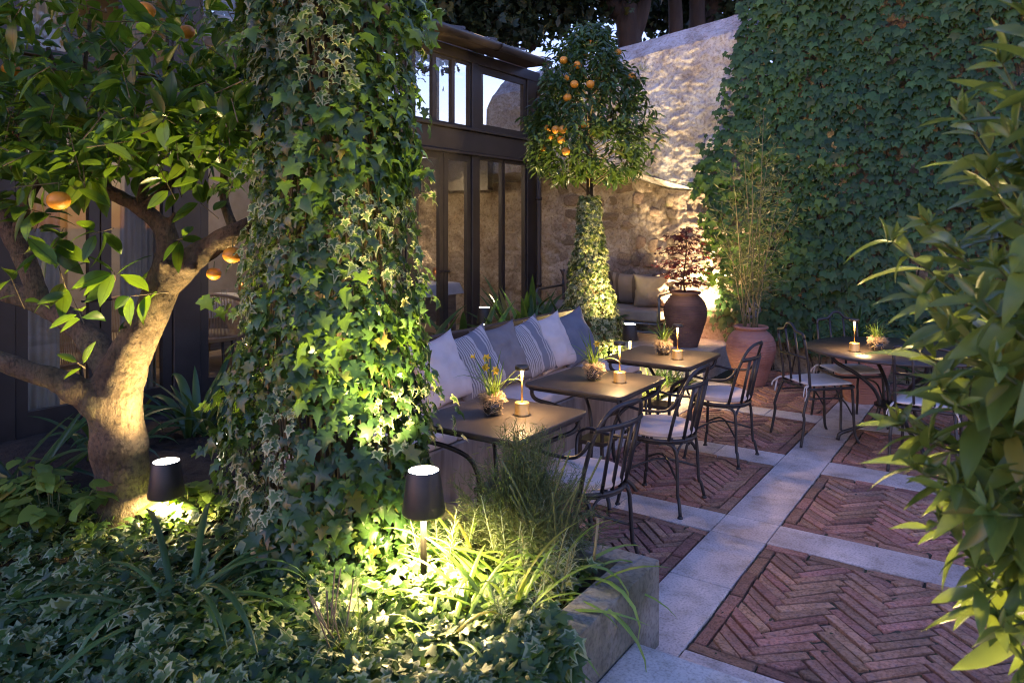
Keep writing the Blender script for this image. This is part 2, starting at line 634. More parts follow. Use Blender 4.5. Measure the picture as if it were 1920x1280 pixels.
M['lily'] = leafmat('bright lily leaf', (0.10, 0.19, 0.03), (0.19, 0.30, 0.05), (0.35, 0.45, 0.06), 0.40, 0.30)
M['grey'] = leafmat('grey needle leaf', (0.17, 0.23, 0.12), (0.32, 0.38, 0.24), (0.30, 0.36, 0.18), 0.6, 0.2)
M['feather'] = leafmat('feathery leaf', (0.045, 0.075, 0.025), (0.10, 0.14, 0.045), (0.2, 0.26, 0.06), 0.55, 0.25)
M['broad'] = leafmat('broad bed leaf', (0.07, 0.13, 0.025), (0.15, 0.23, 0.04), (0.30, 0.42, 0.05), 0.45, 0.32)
M['maple'] = leafmat('red maple leaf', (0.030, 0.010, 0.014), (0.075, 0.014, 0.018), (0.42, 0.045, 0.03), 0.5, 0.13, old=(0.10, 0.016, 0.016))
M['bamboo'] = leafmat('bamboo leaf', (0.055, 0.075, 0.025), (0.13, 0.14, 0.055), (0.24, 0.28, 0.06), 0.5, 0.3)
M['cane'] = mat('bamboo cane', (0.12, 0.105, 0.045), (0.22, 0.18, 0.085), 12, 0.5)
M['treeleaf'] = leafmat('tall tree leaf', (0.014, 0.030, 0.014), (0.035, 0.060, 0.024), (0.10, 0.16, 0.05), 0.5, 0.25)
M['root'] = mat('dry roots', (0.32, 0.22, 0.12), (0.55, 0.42, 0.26), 30, 0.9)
M['bulbskin'] = mat('bulb skin', (0.20, 0.10, 0.05), (0.36, 0.22, 0.12), 30, 0.7)
M['petal'] = mat('yellow petal', (0.75, 0.48, 0.03), (0.85, 0.60, 0.06), 20, 0.6)
M['cloth'] = mat('table cloth', (0.55, 0.54, 0.56), (0.66, 0.65, 0.66), 6, 0.85)
M['tablewood'] = mat('table skirt board', (0.17, 0.12, 0.085), (0.27, 0.20, 0.14), 8, 0.6, stretch=(1, 1, 5))
M['wicker'] = mat('tan cord', (0.34, 0.22, 0.13), (0.46, 0.32, 0.20), 30, 0.75)
M['curtain'] = mat('beige curtain', (0.34, 0.29, 0.22), (0.44, 0.38, 0.30), 4, 0.9)
M['room'] = mat('room plaster', (0.28, 0.23, 0.17), (0.36, 0.30, 0.23), 3, 0.9)
M['roomfloor'] = mat('room boards', (0.24, 0.18, 0.13), (0.36, 0.28, 0.21), 4, 0.5, stretch=(1, 6, 1))
M['copper'] = mat('copper cup', (0.55, 0.26, 0.12), (0.65, 0.33, 0.17), 10, 0.3, metal=1)
M['plastic'] = mat('grey outlet plastic', (0.42, 0.40, 0.34), (0.52, 0.50, 0.44), 10, 0.5)
M['hose'] = mat('grey hose', (0.10, 0.11, 0.13), (0.18, 0.19, 0.22), 10, 0.5)


# ------------------------------------------------------------------ leaves
def leaf_long(w=0.40, droop=0.12, fold=0.25, k=5, peak=0.42, wave=0.0):
    V, T, E = [], [], []
    for i in range(k + 1):
        t = i / k
        ww = 0.5 * w * (math.sin(math.pi * t ** (math.log(0.5) / math.log(peak))) ** 0.85 if 0 < t < 1 else 0.012)
        z = -droop * t * t
        zz = wave * math.sin(t * 9)
        V += [(-ww, t, z + fold * ww + zz), (0, t, z), (ww, t, z + fold * ww - zz)]
        E += [1, 0, 1]
    for i in range(k):
        a = i * 3
        T += [(a, a + 1, a + 4), (a, a + 4, a + 3), (a + 1, a + 2, a + 5), (a + 1, a + 5, a + 4)]
    return np.array(V), np.array(T), np.array(E, float)


def leaf_fan(half, centre=(0, 0.30), curl=0.10, cz=0.03, wig=0.0, seed=0):
    rr = random.Random(seed)
    right = list(half)
    left = [(-x, y) for x, y in reversed(half) if x > 1e-6]
    O = right + left
    V, T, E = [(centre[0], centre[1], cz)], [], [0]
    for x, y in O:
        r = math.hypot(x - centre[0], y - centre[1])
        V.append((x + rr.uniform(-wig, wig), y + rr.uniform(-wig, wig), -curl * r * r * 2 + rr.uniform(-wig, wig)))
        E.append(1)
    n = len(O)
    for i in range(n):
        T.append((0, 1 + (i + 1) % n, 1 + i))
    T = [(a, c, b) for a, b, c in T]
    V = np.array(V)
    # normals upward
    p, q, r = (V[i] for i in T[0])
    if np.cross(q - p, r - p)[2] < 0:
        T = [(a, c, b) for a, b, c in T]
    return V, np.array(T), np.array(E, float)


IVY = [(0, 0.03), (0.17, -0.11), (0.47, -0.03), (0.33, 0.20), (0.58, 0.45), (0.25, 0.50), (0, 1.0)]
IVYLONG = [(0, 0.03), (0.15, -0.10), (0.40, -0.06), (0.24, 0.20), (0.55, 0.36), (0.18, 0.46), (0, 1.08)]
BOSTON = [(0, 0.02), (0.20, -0.14), (0.44, 0.0), (0.44, 0.24), (0.60, 0.58), (0.24, 0.60), (0, 1.08)]
HEART = [(0, 0.03), (0.20, -0.06), (0.38, 0.12), (0.40, 0.40), (0.24, 0.72), (0, 1.0)]
STAR = [(0, 0), (0.22, -0.18), (0.14, 0.16), (0.52, 0.10), (0.17, 0.30), (0.50, 0.62), (0.12, 0.46), (0, 1.0)]
L_CITRUS = [leaf_long(0.40, d, f, 6, 0.45, w) for d, f, w in ((0.10, 0.30, 0.0), (0.25, 0.20, 0.012), (0.05, 0.45, 0.0), (0.32, 0.35, 0.02))]
L_SHRUB = [leaf_long(0.29, d, f, 7, 0.48, w) for d, f, w in ((0.15, 0.5, 0.0), (0.35, 0.4, 0.008), (0.05, 0.6, 0.0), (0.55, 0.45, 0.01))]
L_TOP = [leaf_long(0.34, d, f, 3, 0.45) for d, f in ((0.15, 0.4), (0.4, 0.3))]
L_THIN = [leaf_long(0.16, d, 0.3, 2, 0.4) for d in (0.1, 0.3)]
L_NEEDLE = [leaf_long(0.055, d, 0.3, 4, 0.5) for d in (0.25, 0.6)]
L_IVY = [leaf_fan(h, curl=c, cz=z, wig=0.045, seed=i) for i, (h, c, z) in enumerate(((IVY, 0.14, 0.05), (IVYLONG, 0.10, 0.07), (IVY, 0.28, 0.03), (IVYLONG, 0.22, 0.08), (IVY, 0.05, 0.10), (IVYLONG, 0.30, 0.04), (IVY, -0.10, -0.04)))]
L_BOSTON = [leaf_fan(BOSTON, curl=c, cz=z, wig=0.035, seed=9 + i) for i, (c, z) in enumerate(((0.10, 0.05), (0.16, 0.03), (0.05, 0.07)))]
L_HEART = [leaf_fan(HEART, curl=c, cz=0.0, wig=0.03, seed=20 + i) for i, c in enumerate((0.10, 0.2, 0.05))]
L_STAR = [leaf_fan(STAR, centre=(0, 0.25), curl=c, cz=0.02, wig=0.03, seed=30 + i) for i, c in enumerate((0.10, 0.25))]
L_SPRAY = [leaf_fan([(0, 0), (0.25, 0.1), (0.18, 0.3), (0.45, 0.45), (0.2, 0.6), (0.28, 0.85), (0, 1.0)], curl=0.1, cz=0, wig=0.12, seed=40 + i) for i in range(4)]


def nrm(a):
    return a / np.maximum(np.linalg.norm(a, axis=-1, keepdims=True), 1e-9)


def frames(n, t):
    n, t = np.asarray(n, float), np.asarray(t, float)
    y = nrm(t)
    z = nrm(n - (n * y).sum(-1, keepdims=True) * y)
    x = np.cross(y, z)
    return np.stack([x, y, z], axis=-1)        # columns


def leaf_mesh(name, tpl, which, P, F, S, rnd, off=(0, 0, 0)):
    Vs, Ts, As, Es, base = [], [], [], [], 0
    P = np.asarray(P) - np.asarray(off)
    for k, (V, T, E) in enumerate(tpl):
        sel = np.where(which == k)[0]
        if not len(sel):
            continue
        v = np.einsum('nij,vj->nvi', F[sel], V) * S[sel][:, None, None] + P[sel][:, None, :]
        m, nv = len(sel), len(V)
        Vs.append(v.reshape(-1, 3))
        Ts.append((T[None] + (np.arange(m) * nv)[:, None, None]).reshape(-1, 3) + base)
        As.append(np.repeat(rnd[sel], nv))
        Es.append(np.tile(E, m))
        base += m * nv
    return mesh_np(name, np.concatenate(Vs), np.concatenate(Ts), {'rnd': np.concatenate(As), 'edge': np.concatenate(Es)})


TPLMESH = {}


def tpl_mesh(name, tpl, k, m):
    key = (name, k, m.name, id(tpl))
    if key not in TPLMESH:
        V, T, E = tpl[k]
        me = mesh_np(name, V, T, {'rnd': np.zeros(len(V)), 'edge': E})
        me.materials.append(m)
        TPLMESH[key] = me
    return TPLMESH[key]


def foliage(root, tpl, P, N, Tp, S, m, nparts=300, partname='leaf', massname='foliage', score=None):
    """leaves of a plant: the largest in view as single parts, the others as one part"""
    P, S = np.asarray(P, float), np.asarray(S, float)
    n = len(P)
    F = frames(N, Tp)
    which = rng.integers(0, len(tpl), n)
    rnd = rng.random(n)
    off = np.array(root.location)
    order = np.arange(n)
    if nparts:
        if score is None:
            d = np.array([depth(p) for p in P])
            score = S / np.maximum(d, 0.2)
        order = np.argsort(-np.asarray(score))
        for i in order[:nparts]:
            o = bpy.data.objects.new(partname, tpl_mesh(partname, tpl, int(which[i]), m))
            C.objects.link(o)
            o.parent = root
            mt = Matrix(F[i].tolist()).to_4x4()
            mt = Matrix.Translation(Vector(P[i] - off)) @ mt @ Matrix.Scale(float(S[i]), 4)
            o.matrix_basis = mt
    rest = order[nparts:]
    if len(rest):
        me = leaf_mesh(massname, tpl, which[rest], P[rest], F[rest], S[rest], rnd[rest], off)
        link(massname, me, m, root, kind='stuff')


def rand_unit(n):
    return nrm(rng.normal(size=(n, 3)))


# ------------------------------------------------------------------ lamps
def area_light(name, parent, loc, rx, power, size, col=WARM, spread=180):
    ld = bpy.data.lights.new(name, 'AREA')
    ld.shape = 'DISK'
    ld.size = size
    ld.energy = power * LAMP
    ld.color = col
    ld.spread = R(spread)
    o = bpy.data.objects.new(name, ld)
    C.objects.link(o)
    o.parent = parent
    o.location = loc
    o.rotation_euler = (rx, 0, 0)
    return o


# ================================================================== SETTING
# ground, terrace
g = MB()
g.add([(-400, -400, -0.06), (400, -400, -0.06), (400, 400, -0.06), (-400, 400, -0.06)], [(0, 1, 2, 3)])
o = g.put('ground', M['earth'], kind='structure')

vs, fs = [], []
nx_, ny_ = 260, 420
for j in range(ny_ + 1):
    for i in range(nx_ + 1):
        x, y = -2.86 + 4.1 * i / nx_, 2.4 + 6.6 * j / ny_
        vs.append((x, y, -0.013 + 0.013 * noise.noise((x * 26, y * 26, 1)) + 0.006 * noise.noise((x * 5, y * 5, 4))))
for j in range(ny_):
    for i in range(nx_):
        a = j * (nx_ + 1) + i
        fs.append((a, a + 1, a + nx_ + 2, a + nx_ + 1))
MB().add(vs, fs, True).put('terrace_bed', M['joint'], kind='structure')

X0, X1, XR = -1.40, -1.095, 0.95           # the long pale strip, right end of the brick fields
ROWS = [(2.86, 4.043), (4.332, 5.397), (5.694, 6.765), (7.03, 8.9)]


def clip_poly(poly, x0, x1, y0, y1):
    def cut(p, inside, inter):
        out = []
        for i in range(len(p)):
            a, b = p[i - 1], p[i]
            ia, ib = inside(a), inside(b)
            if ib:
                if not ia:
                    out.append(inter(a, b))
                out.append(b)
            elif ia:
                out.append(inter(a, b))
        return out

    def ix(c):
        return lambda a, b: (c, a[1] + (b[1] - a[1]) * (c - a[0]) / (b[0] - a[0]))

    def iy(c):
        return lambda a, b: (a[0] + (b[0] - a[0]) * (c - a[1]) / (b[1] - a[1]), c)
    for ins, it in ((lambda p: p[0] >= x0, ix(x0)), (lambda p: p[0] <= x1, ix(x1)), (lambda p: p[1] >= y0, iy(y0)), (lambda p: p[1] <= y1, iy(y1))):
        if not poly:
            return []
        poly = cut(poly, ins, it)
    return poly


def area(p):
    return 0.5 * sum(p[i - 1][0] * p[i][1] - p[i][0] * p[i - 1][1] for i in range(len(p)))


def brick_piece(poly, root, gap=0.005):
    cx = sum(p[0] for p in poly) / len(poly)
    cy = sum(p[1] for p in poly) / len(poly)
    pl = []
    for x, y in poly:
        l = math.hypot(x - cx, y - cy)
        pl.append((x, y))
    # inset towards the inside by moving edges
    n = len(pl)
    ins = []
    for i in range(n):
        a, b, c = pl[i - 1], pl[i], pl[(i + 1) % n]
        e1 = Vector((b[0] - a[0], b[1] - a[1])).normalized()
        e2 = Vector((c[0] - b[0], c[1] - b[1])).normalized()
        n1, n2 = Vector((-e1.y, e1.x)), Vector((-e2.y, e2.x))
        k = n1 + n2
        if k.length < 1e-4:
            k = n1
        k = k / max(0.5, k.dot(n1))
        ins.append((b[0] + k.x * gap + random.uniform(-.0035, .0035), b[1] + k.y * gap + random.uniform(-.0035, .0035)))
    if area(ins) < 0.0006:
        return
    h = random.uniform(-0.005, 0.004)
    tx, ty = random.uniform(-.03, .03), random.uniform(-.03, .03)
    vs, fs = [], []
    q = 0.006
    for x, y in ins:
        vs.append((x - cx, y - cy, -0.03))
    for x, y in ins:
        vs.append((x - cx, y - cy, h - 0.005 + (x - cx) * tx + (y - cy) * ty))
    for x, y in ins:
        l = max(1e-5, math.hypot(x - cx, y - cy))
        s = max(0.5, 1 - q / l)
        vs.append(((x - cx) * s, (y - cy) * s, h + (x - cx) * tx + (y - cy) * ty + random.uniform(-.0012, .0012)))
    for i in range(n):
        j = (i + 1) % n
        fs += [(i, j, n + j, n + i), (n + i, n + j, 2 * n + j, 2 * n + i)]
    fs.append(tuple(2 * n + i for i in range(n)))
    me = bpy.data.meshes.new('brick')
    me.from_pydata(vs, [], fs)
    me.materials.append(M['brick'])
    link('brick', me, None, root, loc=(cx, cy, 0))


def brick_field(x0, x1, y0, y1, ox, oy):
    root = bpy.data.objects.new('brick_paving', None)
    C.objects.link(root)
    root['kind'] = 'structure'
    w, n = 0.056, 5
    e = 0.066
    # border course
    def run(a0, a1, b0, b1, alongx):
        a = a0
        while a < a1 - 0.02:
            L = random.uniform(0.21, 0.27)
            b = min(a + L, a1)
            if a1 - b < 0.06:
                b = a1
            r = [(a, b0), (b, b0), (b, b1), (a, b1)] if alongx else [(b0, a), (b1, a), (b1, b), (b0, b)]
            brick_piece(r, root)
            a = b
    run(x0, x1, y0, y0 + e, True)
    run(x0, x1, y1 - e, y1, True)
    run(y0 + e, y1 - e, x0, x0 + e, False)
    run(y0 + e, y1 - e, x1 - e, x1, False)
    c45 = math.sqrt(0.5)
    rr = int(max(x1 - x0, y1 - y0) / w) + 8

    def tr(p):
        X, Y = p[0] * w, p[1] * w
        return (ox + c45 * (X - Y), oy + c45 * (X + Y))
    for j in range(-rr * 2, rr * 2):
        for mm in range(-8, 9):
            i = j + 2 * n * mm
            for r in ([(i, j), (i + n, j), (i + n, j + 1), (i, j + 1)],
                      [(j, i - 2 * n + 1), (j + 1, i - 2 * n + 1), (j + 1, i - n + 1), (j, i - n + 1)]):
                q = [tr(p) for p in r]
                if max(p[0] for p in q) < x0 or min(p[0] for p in q) > x1 or max(p[1] for p in q) < y0 or min(p[1] for p in q) > y1:
                    continue
                c = clip_poly(q, x0 + e, x1 - e, y0 + e, y1 - e)
                # drop doubled points
                c2 = []
                for p in c:
                    if not c2 or math.hypot(p[0] - c2[-1][0], p[1] - c2[-1][1]) > 0.003:
                        c2.append(p)
                if len(c2) > 2 and math.hypot(c2[0][0] - c2[-1][0], c2[0][1] - c2[-1][1]) < 0.003:
                    c2.pop()
                if len(c2) >= 3 and area(c2) > 0.0012:
                    brick_piece(c2, root)


for k, (y0, y1) in enumerate(ROWS):
    brick_field(-2.49, X0 - 0.004, y0, y1, -1.95, y0 + 0.5)
    brick_field(X1 + 0.004, XR, y0, y1, -0.45, y0 + 0.5)

paving = bpy.data.objects.new('stone_paving', None)
C.objects.link(paving)
paving['kind'] = 'structure'


def slab(x0, x1, y0, y1):
    me = MB().box(x0 + .0025, x1 - .0025, y0 + .0025, y1 - .0025, -0.03, random.uniform(-.0008, .0012)).mesh('paving_slab')
    bevel_mesh(me, 0.003, 1)
    link('paving_slab', me, M['slab'], paving)


ys = [1.2, 2.62, 3.45, 4.043, 4.332, 5.0, 5.694, 6.35, 7.03, 7.8, 8.9]
for a, b in zip(ys[:-1], ys[1:]):
    slab(X0, X1, a, b)
for (a, b) in ((2.60, 2.86), (4.043, 4.332), (5.397, 5.694), (6.765, 7.03)):
    xs = [X1, -0.30, 0.42, 0.95] if a > 4.1 or a < 3 else [X1, -0.18, 0.60, 0.95]
    for p, q in zip(xs[:-1], xs[1:]):
        slab(p, q, a, b)
    xs = [-2.49, -2.0, X0] if a < 5 else [-2.49, -1.85, X0]
    for p, q in zip(xs[:-1], xs[1:]):
        slab(p, q, a, b)
for a, b in zip(ys[1:-1], ys[2:]):
    slab(0.954, 1.24, a, b)
yb = 2.86
while yb < 7.9:
    slab(-2.86, -2.49, yb, min(yb + 0.78, 7.9))
    yb += 0.78

# raised stone platform by the end wall, and the step slab at the viewer's feet
me = MB().box(-5.7, -2.80, 7.86, 9.0, -0.03, 0.29).mesh('stone_platform')
bevel_mesh(me, 0.012, 2)
o = link('stone_platform', me, M['step'], kind='structure')
steps = bpy.data.objects.new('stone_steps', None)
C.objects.link(steps)
steps['kind'] = 'structure'
me = MB().box(-1.185, 0.9, 1.95, 2.58, -0.03, 0.13).mesh('step_slab')
bevel_mesh(me, 0.010, 2)
link('step_slab', me, M['step'], steps)
me = MB().box(-1.185, 0.9, -0.8, 1.947, -0.03, 0.14).mesh('step_slab')
bevel_mesh(me, 0.010, 2)
link('step_slab', me, M['step'], steps)

# planting bed
def soil_sheet(name, x0, x1, y0, y1, z, nx, ny):
    vs, fs = [], []
    for j in range(ny + 1):
        for i in range(nx + 1):
            x, y = x0 + (x1 - x0) * i / nx, y0 + (y1 - y0) * j / ny
            vs.append((x, y, z + 0.05 * noise.noise((x * 2, y * 2, 3)) + 0.02 * noise.noise((x * 9, y * 9, 1))))
    for j in range(ny):
        for i in range(nx):
            a = j * (nx + 1) + i
            fs.append((a, a + 1, a + nx + 2, a + nx + 1))
    return MB().add(vs, fs, True).put(name, M['soil'], kind='structure')


soil_sheet('planting_bed', -5.60, -1.325, -0.8, 2.722, 0.25, 60, 50)
soil_sheet('planting_bed', -5.60, -3.60, 2.722, 7.80, 0.22, 30, 60)
soil_sheet('planting_bed', -3.60, -2.86, 6.30, 7.85, 0.02, 14, 20)

# planter wall (concrete trough edge)
pl = MB()
L = [(-1.19, -0.8), (-1.19, 2.83), (-3.45, 2.83), (-3.45, 2.725), (-1.322, 2.725), (-1.322, -0.8)]
b0 = [(x, y, -0.03) for x, y in L]
t0 = [(x, y, 0.345) for x, y in L]
pl.add(b0 + t0, [tuple(range(6, 12))] + [(i, i + 6, (i + 1) % 6 + 6, (i + 1) % 6) for i in range(6)])
me = pl.mesh('planter_wall')
bm = bmesh.new(); bm.from_mesh(me); bmesh.ops.recalc_face_normals(bm, faces=bm.faces); bm.to_mesh(me); bm.free()
bevel_mesh(me, 0.007, 2)
o = link('planter_wall', me, M['concrete'])
tag(o, 'low weathered concrete wall of the planting bed beside the stone step', 'planter wall')

# ------------------------------------------------------------------ end wall of rubble and plaster
WY = 9.02


def ztop(x):
    if x < -6.45:
        return 2.62 + 0.9 * max(0.0, (x + 6.75) / 0.30) ** 0.5 + (0.38 if x > -6.55 else 0)
    return 4.17 + (x + 4.34) * 0.125 if x < -2.5 else 5.5


def soffit(x):
    return min(2.13 + (-3.27 - x) * 0.30, 2.46, ztop(x) - 0.31)


def recess(x):
    return max(0.0, min(0.42, (-3.25 - x) * 0.36))


def wallbump(x, z, k=1.0):
    a = 0.022 * noise.fractal((x * 1.7, 7.7, z * 2.1), 1.0, 2.0, 4)
    wx, wz = x + 0.10 * noise.noise((x * 3, 1, z * 3)), z + 0.08 * noise.noise((x * 3, 9, z * 3))
    c = noise.voronoi((wx * 3.6 + 3, 1.0, wz * 5.4))[0]
    b = 0.030 * min(1.0, max(0, (c[1] - c[0]) * 1.6 - .12))
    s = noise.noise((x * 0.8, 2.2, z * 1.0)) + 0.35
    r = 0.022 * max(0.0, noise.ridged_multi_fractal((x * 6.0 + noise.noise((z * 3, 0, 1)), 3.0, z * 6.6), 1.0, 2.1, 5, 1.0, 2.0) - 0.85) * max(0.15, min(1, s * 2))
    e = 0.012 * noise.fractal((x * 16, 3.3, z * 20), 1.0, 2.0, 3)
    return a + b * k + r + e


wall = thing('stone_wall', 'tall rough plastered rubble wall behind the sofa, its sloping top lit blue', 'stone wall', (-4, WY, 0))


def wall_sheet(name, x0, x1, zlo, zhi, nx, nz, yfun, m, k=1.0):
    vs, fs = [], []
    for j in range(nz + 1):
        for i in range(nx + 1):
            x = x0 + (x1 - x0) * i / nx
            a, b = zlo(x), zhi(x)
            z = a + (b - a) * j / nz
            y = yfun(x, z) - wallbump(x, z, k)
            vs.append((x + 4, y - WY, z))
    for j in range(nz):
        for i in range(nx):
            a = j * (nx + 1) + i
            fs.append((a, a + 1, a + nx + 2, a + nx + 1))
    return MB().add(vs, fs, True).put(name, m, wall)


wall_sheet('lower_face', -10.5, -2.4, lambda x: -0.05, lambda x: soffit(min(x, -3.27)) - (0.10 if recess(x) > 0 else 0) * min(1, recess(x) * 6) if x < -3.27 else 2.13, 420, 110, lambda x, z: WY + recess(x), M['rubble'], 1.0)
wall_sheet('upper_face', -10.5, -2.4, lambda x: soffit(x) if x < -3.27 else 2.13, lambda x: ztop(x) - 0.30, 420, 110, lambda x, z: WY, M['plaster'], 0.5)
wall_sheet('sloped_coping', -10.5, -2.4, lambda x: ztop(x) - 0.30, lambda x: ztop(x), 220, 10, lambda x, z: WY + (z - ztop(x) + 0.30) * 1.1, M['plaster'], 0.6)
sv, sf = [], []
n = 80
for i in range(n + 1):
    x = -10.5 + (-3.27 + 10.5) * i / n
    sv += [(x + 4, -0.02 - 0.02 * noise.noise((x * 4, 0, 0)), soffit(x) + 0.01), (x + 4, recess(x) + 0.02, soffit(x) - 0.10 * min(1, recess(x) * 6))]
for i in range(n):
    sf.append((2 * i, 2 * i + 1, 2 * i + 3, 2 * i + 2))
MB().add(sv, sf, True).put('niche_ledge', M['plaster'], wall)
MB().box(-6.5, -2.4, 0.46, 0.7, -0.05, 2.3).box(-2.4, 1.6, 0.46, 0.7, -0.05, 3.7).box(1.6, 6.5, 0.12, 0.7, -0.05, 5.5).put('wall_core', M['rubble'], wall)

# stones standing out of the mortar
STONES = []
for k in range(10):
    bm = bmesh.new()
    bmesh.ops.create_icosphere(bm, subdivisions=2, radius=0.5)
    for v in bm.verts:
        p = v.co
        s = 1 + 0.30 * noise.noise(p * 1.9 + Vector((k * 7, 0, 0)))
        # squarish
        e = 0.55
        v.co = Vector([math.copysign(abs(c * 2) ** e * 0.5, c) for c in p]) * s
    me = bpy.data.meshes.new('stone')
    bm.to_mesh(me)
    bm.free()
    me.polygons.foreach_set('use_smooth', [True] * len(me.polygons))
    me.materials.append(M['stone'])
    STONES.append(me)
zr = 0.42
placed = 0
while zr < 4.0:
    x = -5.6 + random.uniform(0, .2)
    rh = random.uniform(0.13, 0.24)
    while x < -2.75:
        wv = random.uniform(0.14, 0.36)
        low = zr + rh < soffit(x) - 0.12
        if zr + rh < ztop(x) - 0.35 and abs(zr + rh / 2 - soffit(min(x, -3.27)) + 0.05) > 0.16 and random.random() < (0.80 if low else 0.0):
            yy = (recess(x + wv / 2) if low else 0.0)
            zc, xc = zr + rh / 2 + random.uniform(-.03, .03), x + wv / 2
            o = link('stone', random.choice(STONES), None, wall, loc=(xc + 4, yy - wallbump(xc, zc, 1.0) * 0.9 + 0.016, zc))
            o.scale = (wv * 0.95, random.uniform(0.045, 0.085), rh * random.uniform(0.75, 0.95))
            o.rotation_euler = (random.uniform(-.08, .08), random.uniform(-.14, .14), random.uniform(-.08, .08))
            placed += 1
        x += wv + random.uniform(0.0, 0.06)
    zr += rh + 0.02
# ================================================================== CREEPER ON THE END WALL
cx = [(4.9, -2.62), (4.42, -2.70), (3.6, -2.83), (3.03, -3.0), (2.51, -3.2), (1.98, -3.22), (1.31, -3.14), (0.52, -3.02), (0.0, -2.6)]


def xleft(z):
    for (za, xa), (zb, xb) in zip(cx[:-1], cx[1:]):
        if zb <= z <= za:
            return xb + (xa - xb) * (z - zb) / (za - zb)
    return -2.6


creeper = thing('wall_creeper', 'dense dark green creeper of lobed leaves covering the right of the end wall', 'climbing plant', (0, WY - 0.1, 0.2))
P, N, T, S = [], [], [], []
nl = 0
while nl < 10500:
    z = random.uniform(0.28, 5.5)
    x = random.uniform(-3.4, 1.5)
    e = x - xleft(z) + 0.16 * noise.noise((z * 3, x * 2, 4)) + 0.05 * random.gauss(0, 1)
    zb = 0.34 + 0.22 * noise.noise((x * 3, 1, 9))
    if e < 0 or z < zb:
        continue
    lump = 0.09 * noise.fractal((x * 2.2, z * 2.2, 8), 1, 2, 3) + 0.02 * random.gauss(0, 1)
    if noise.noise((x * 5, z * 5, 21)) > 0.52:
        nl += 1
        continue
    P.append((x, WY - 0.12 - max(-0.07, lump) - min(0.05, e * 0.15), z))
    tilt = random.uniform(0.35, 1.0)
    N.append((random.gauss(0, .30), -1.0, tilt * 0.9))
    T.append((random.gauss(0, .33), -0.45 * tilt - 0.1, -1))
    S.append(random.uniform(0.065, 0.115) * (1 + .35 * noise.noise((x * 1.1, z * 1.1, 30))) * (0.85 if e < 0.15 else 1.0))
    nl += 1
foliage(creeper, L_BOSTON, P, N, T, S, M['wallivy'], 300, score=[s + (0.2 if p[0] > -2.2 and 1.2 < p[2] < 4.4 and p[0] < -0.35 else 0) - p[1] * 0.5 for p, s in zip(P, S)])
st = MB()
for k in range(26):
    x = random.uniform(-2.4, 1.2)
    p = [(x, WY - 0.05, 0.0)]
    for q in range(7):
        x += random.uniform(-.22, .14)
        x = max(x, xleft(min(4.8, 0.75 * (q + 1))) + 0.08)
        p.append((x, WY - 0.07, 0.75 * (q + 1)))
    st.tube([Vector(a) - creeper.location for a in spline(p, 3)], 0.008, 5)
st.put('stems', M['darkbark'], creeper)

# ================================================================== GLASSHOUSE RESTAURANT
FX = -5.61
gh = thing('glasshouse_restaurant', 'dark steel framed glazed restaurant front with folding doors and upper windows', 'glasshouse', (FX, 5.0, 0.15))


def gbox(name, m, *boxes, bev=0.0, parent=None, label=None):
    mb = MB()
    for b in boxes:
        mb.box(b[0] - FX, b[1] - FX, b[2] - 5, b[3] - 5, b[4] - .15, b[5] - .15)
    me = mb.mesh(name)
    if bev:
        bevel_mesh(me, bev, 1)
    return link(name, me, m, parent or gh, label=label)


gbox('plinth', M['concrete'], (FX - 0.12, FX + 0.05, 0.4, 8.98, 0.0, 0.19))
for (a, b) in ((8.66, 8.96), (7.39, 7.53), (6.18, 6.32), (4.88, 5.02), (3.42, 3.66), (2.14, 2.28), (0.75, 0.9)):
    gbox('post', M['frame'], (FX - 0.09, FX + 0.02, a, b, 0.19, 3.85), bev=0.006)
gbox('transom_beam', M['frame'], (FX - 0.08, FX + 0.035, 0.75, 8.97, 2.60, 2.86), bev=0.006)
gbox('transom_ledge', M['frame'], (FX - 0.04, FX + 0.075, 0.75, 8.97, 2.863, 2.90), bev=0.004)
gbox('transom_ledge', M['frame'], (FX - 0.04, FX + 0.065, 0.75, 8.97, 2.565, 2.597), bev=0.004)
gbox('head_beam', M['frame'], (FX - 0.08, FX + 0.03, 0.75, 8.97, 3.72, 3.86), bev=0.006)
bays = [(0.9, 2.14), (2.28, 3.42), (3.66, 4.88), (5.02, 6.18), (6.32, 7.39), (7.53, 8.66)]
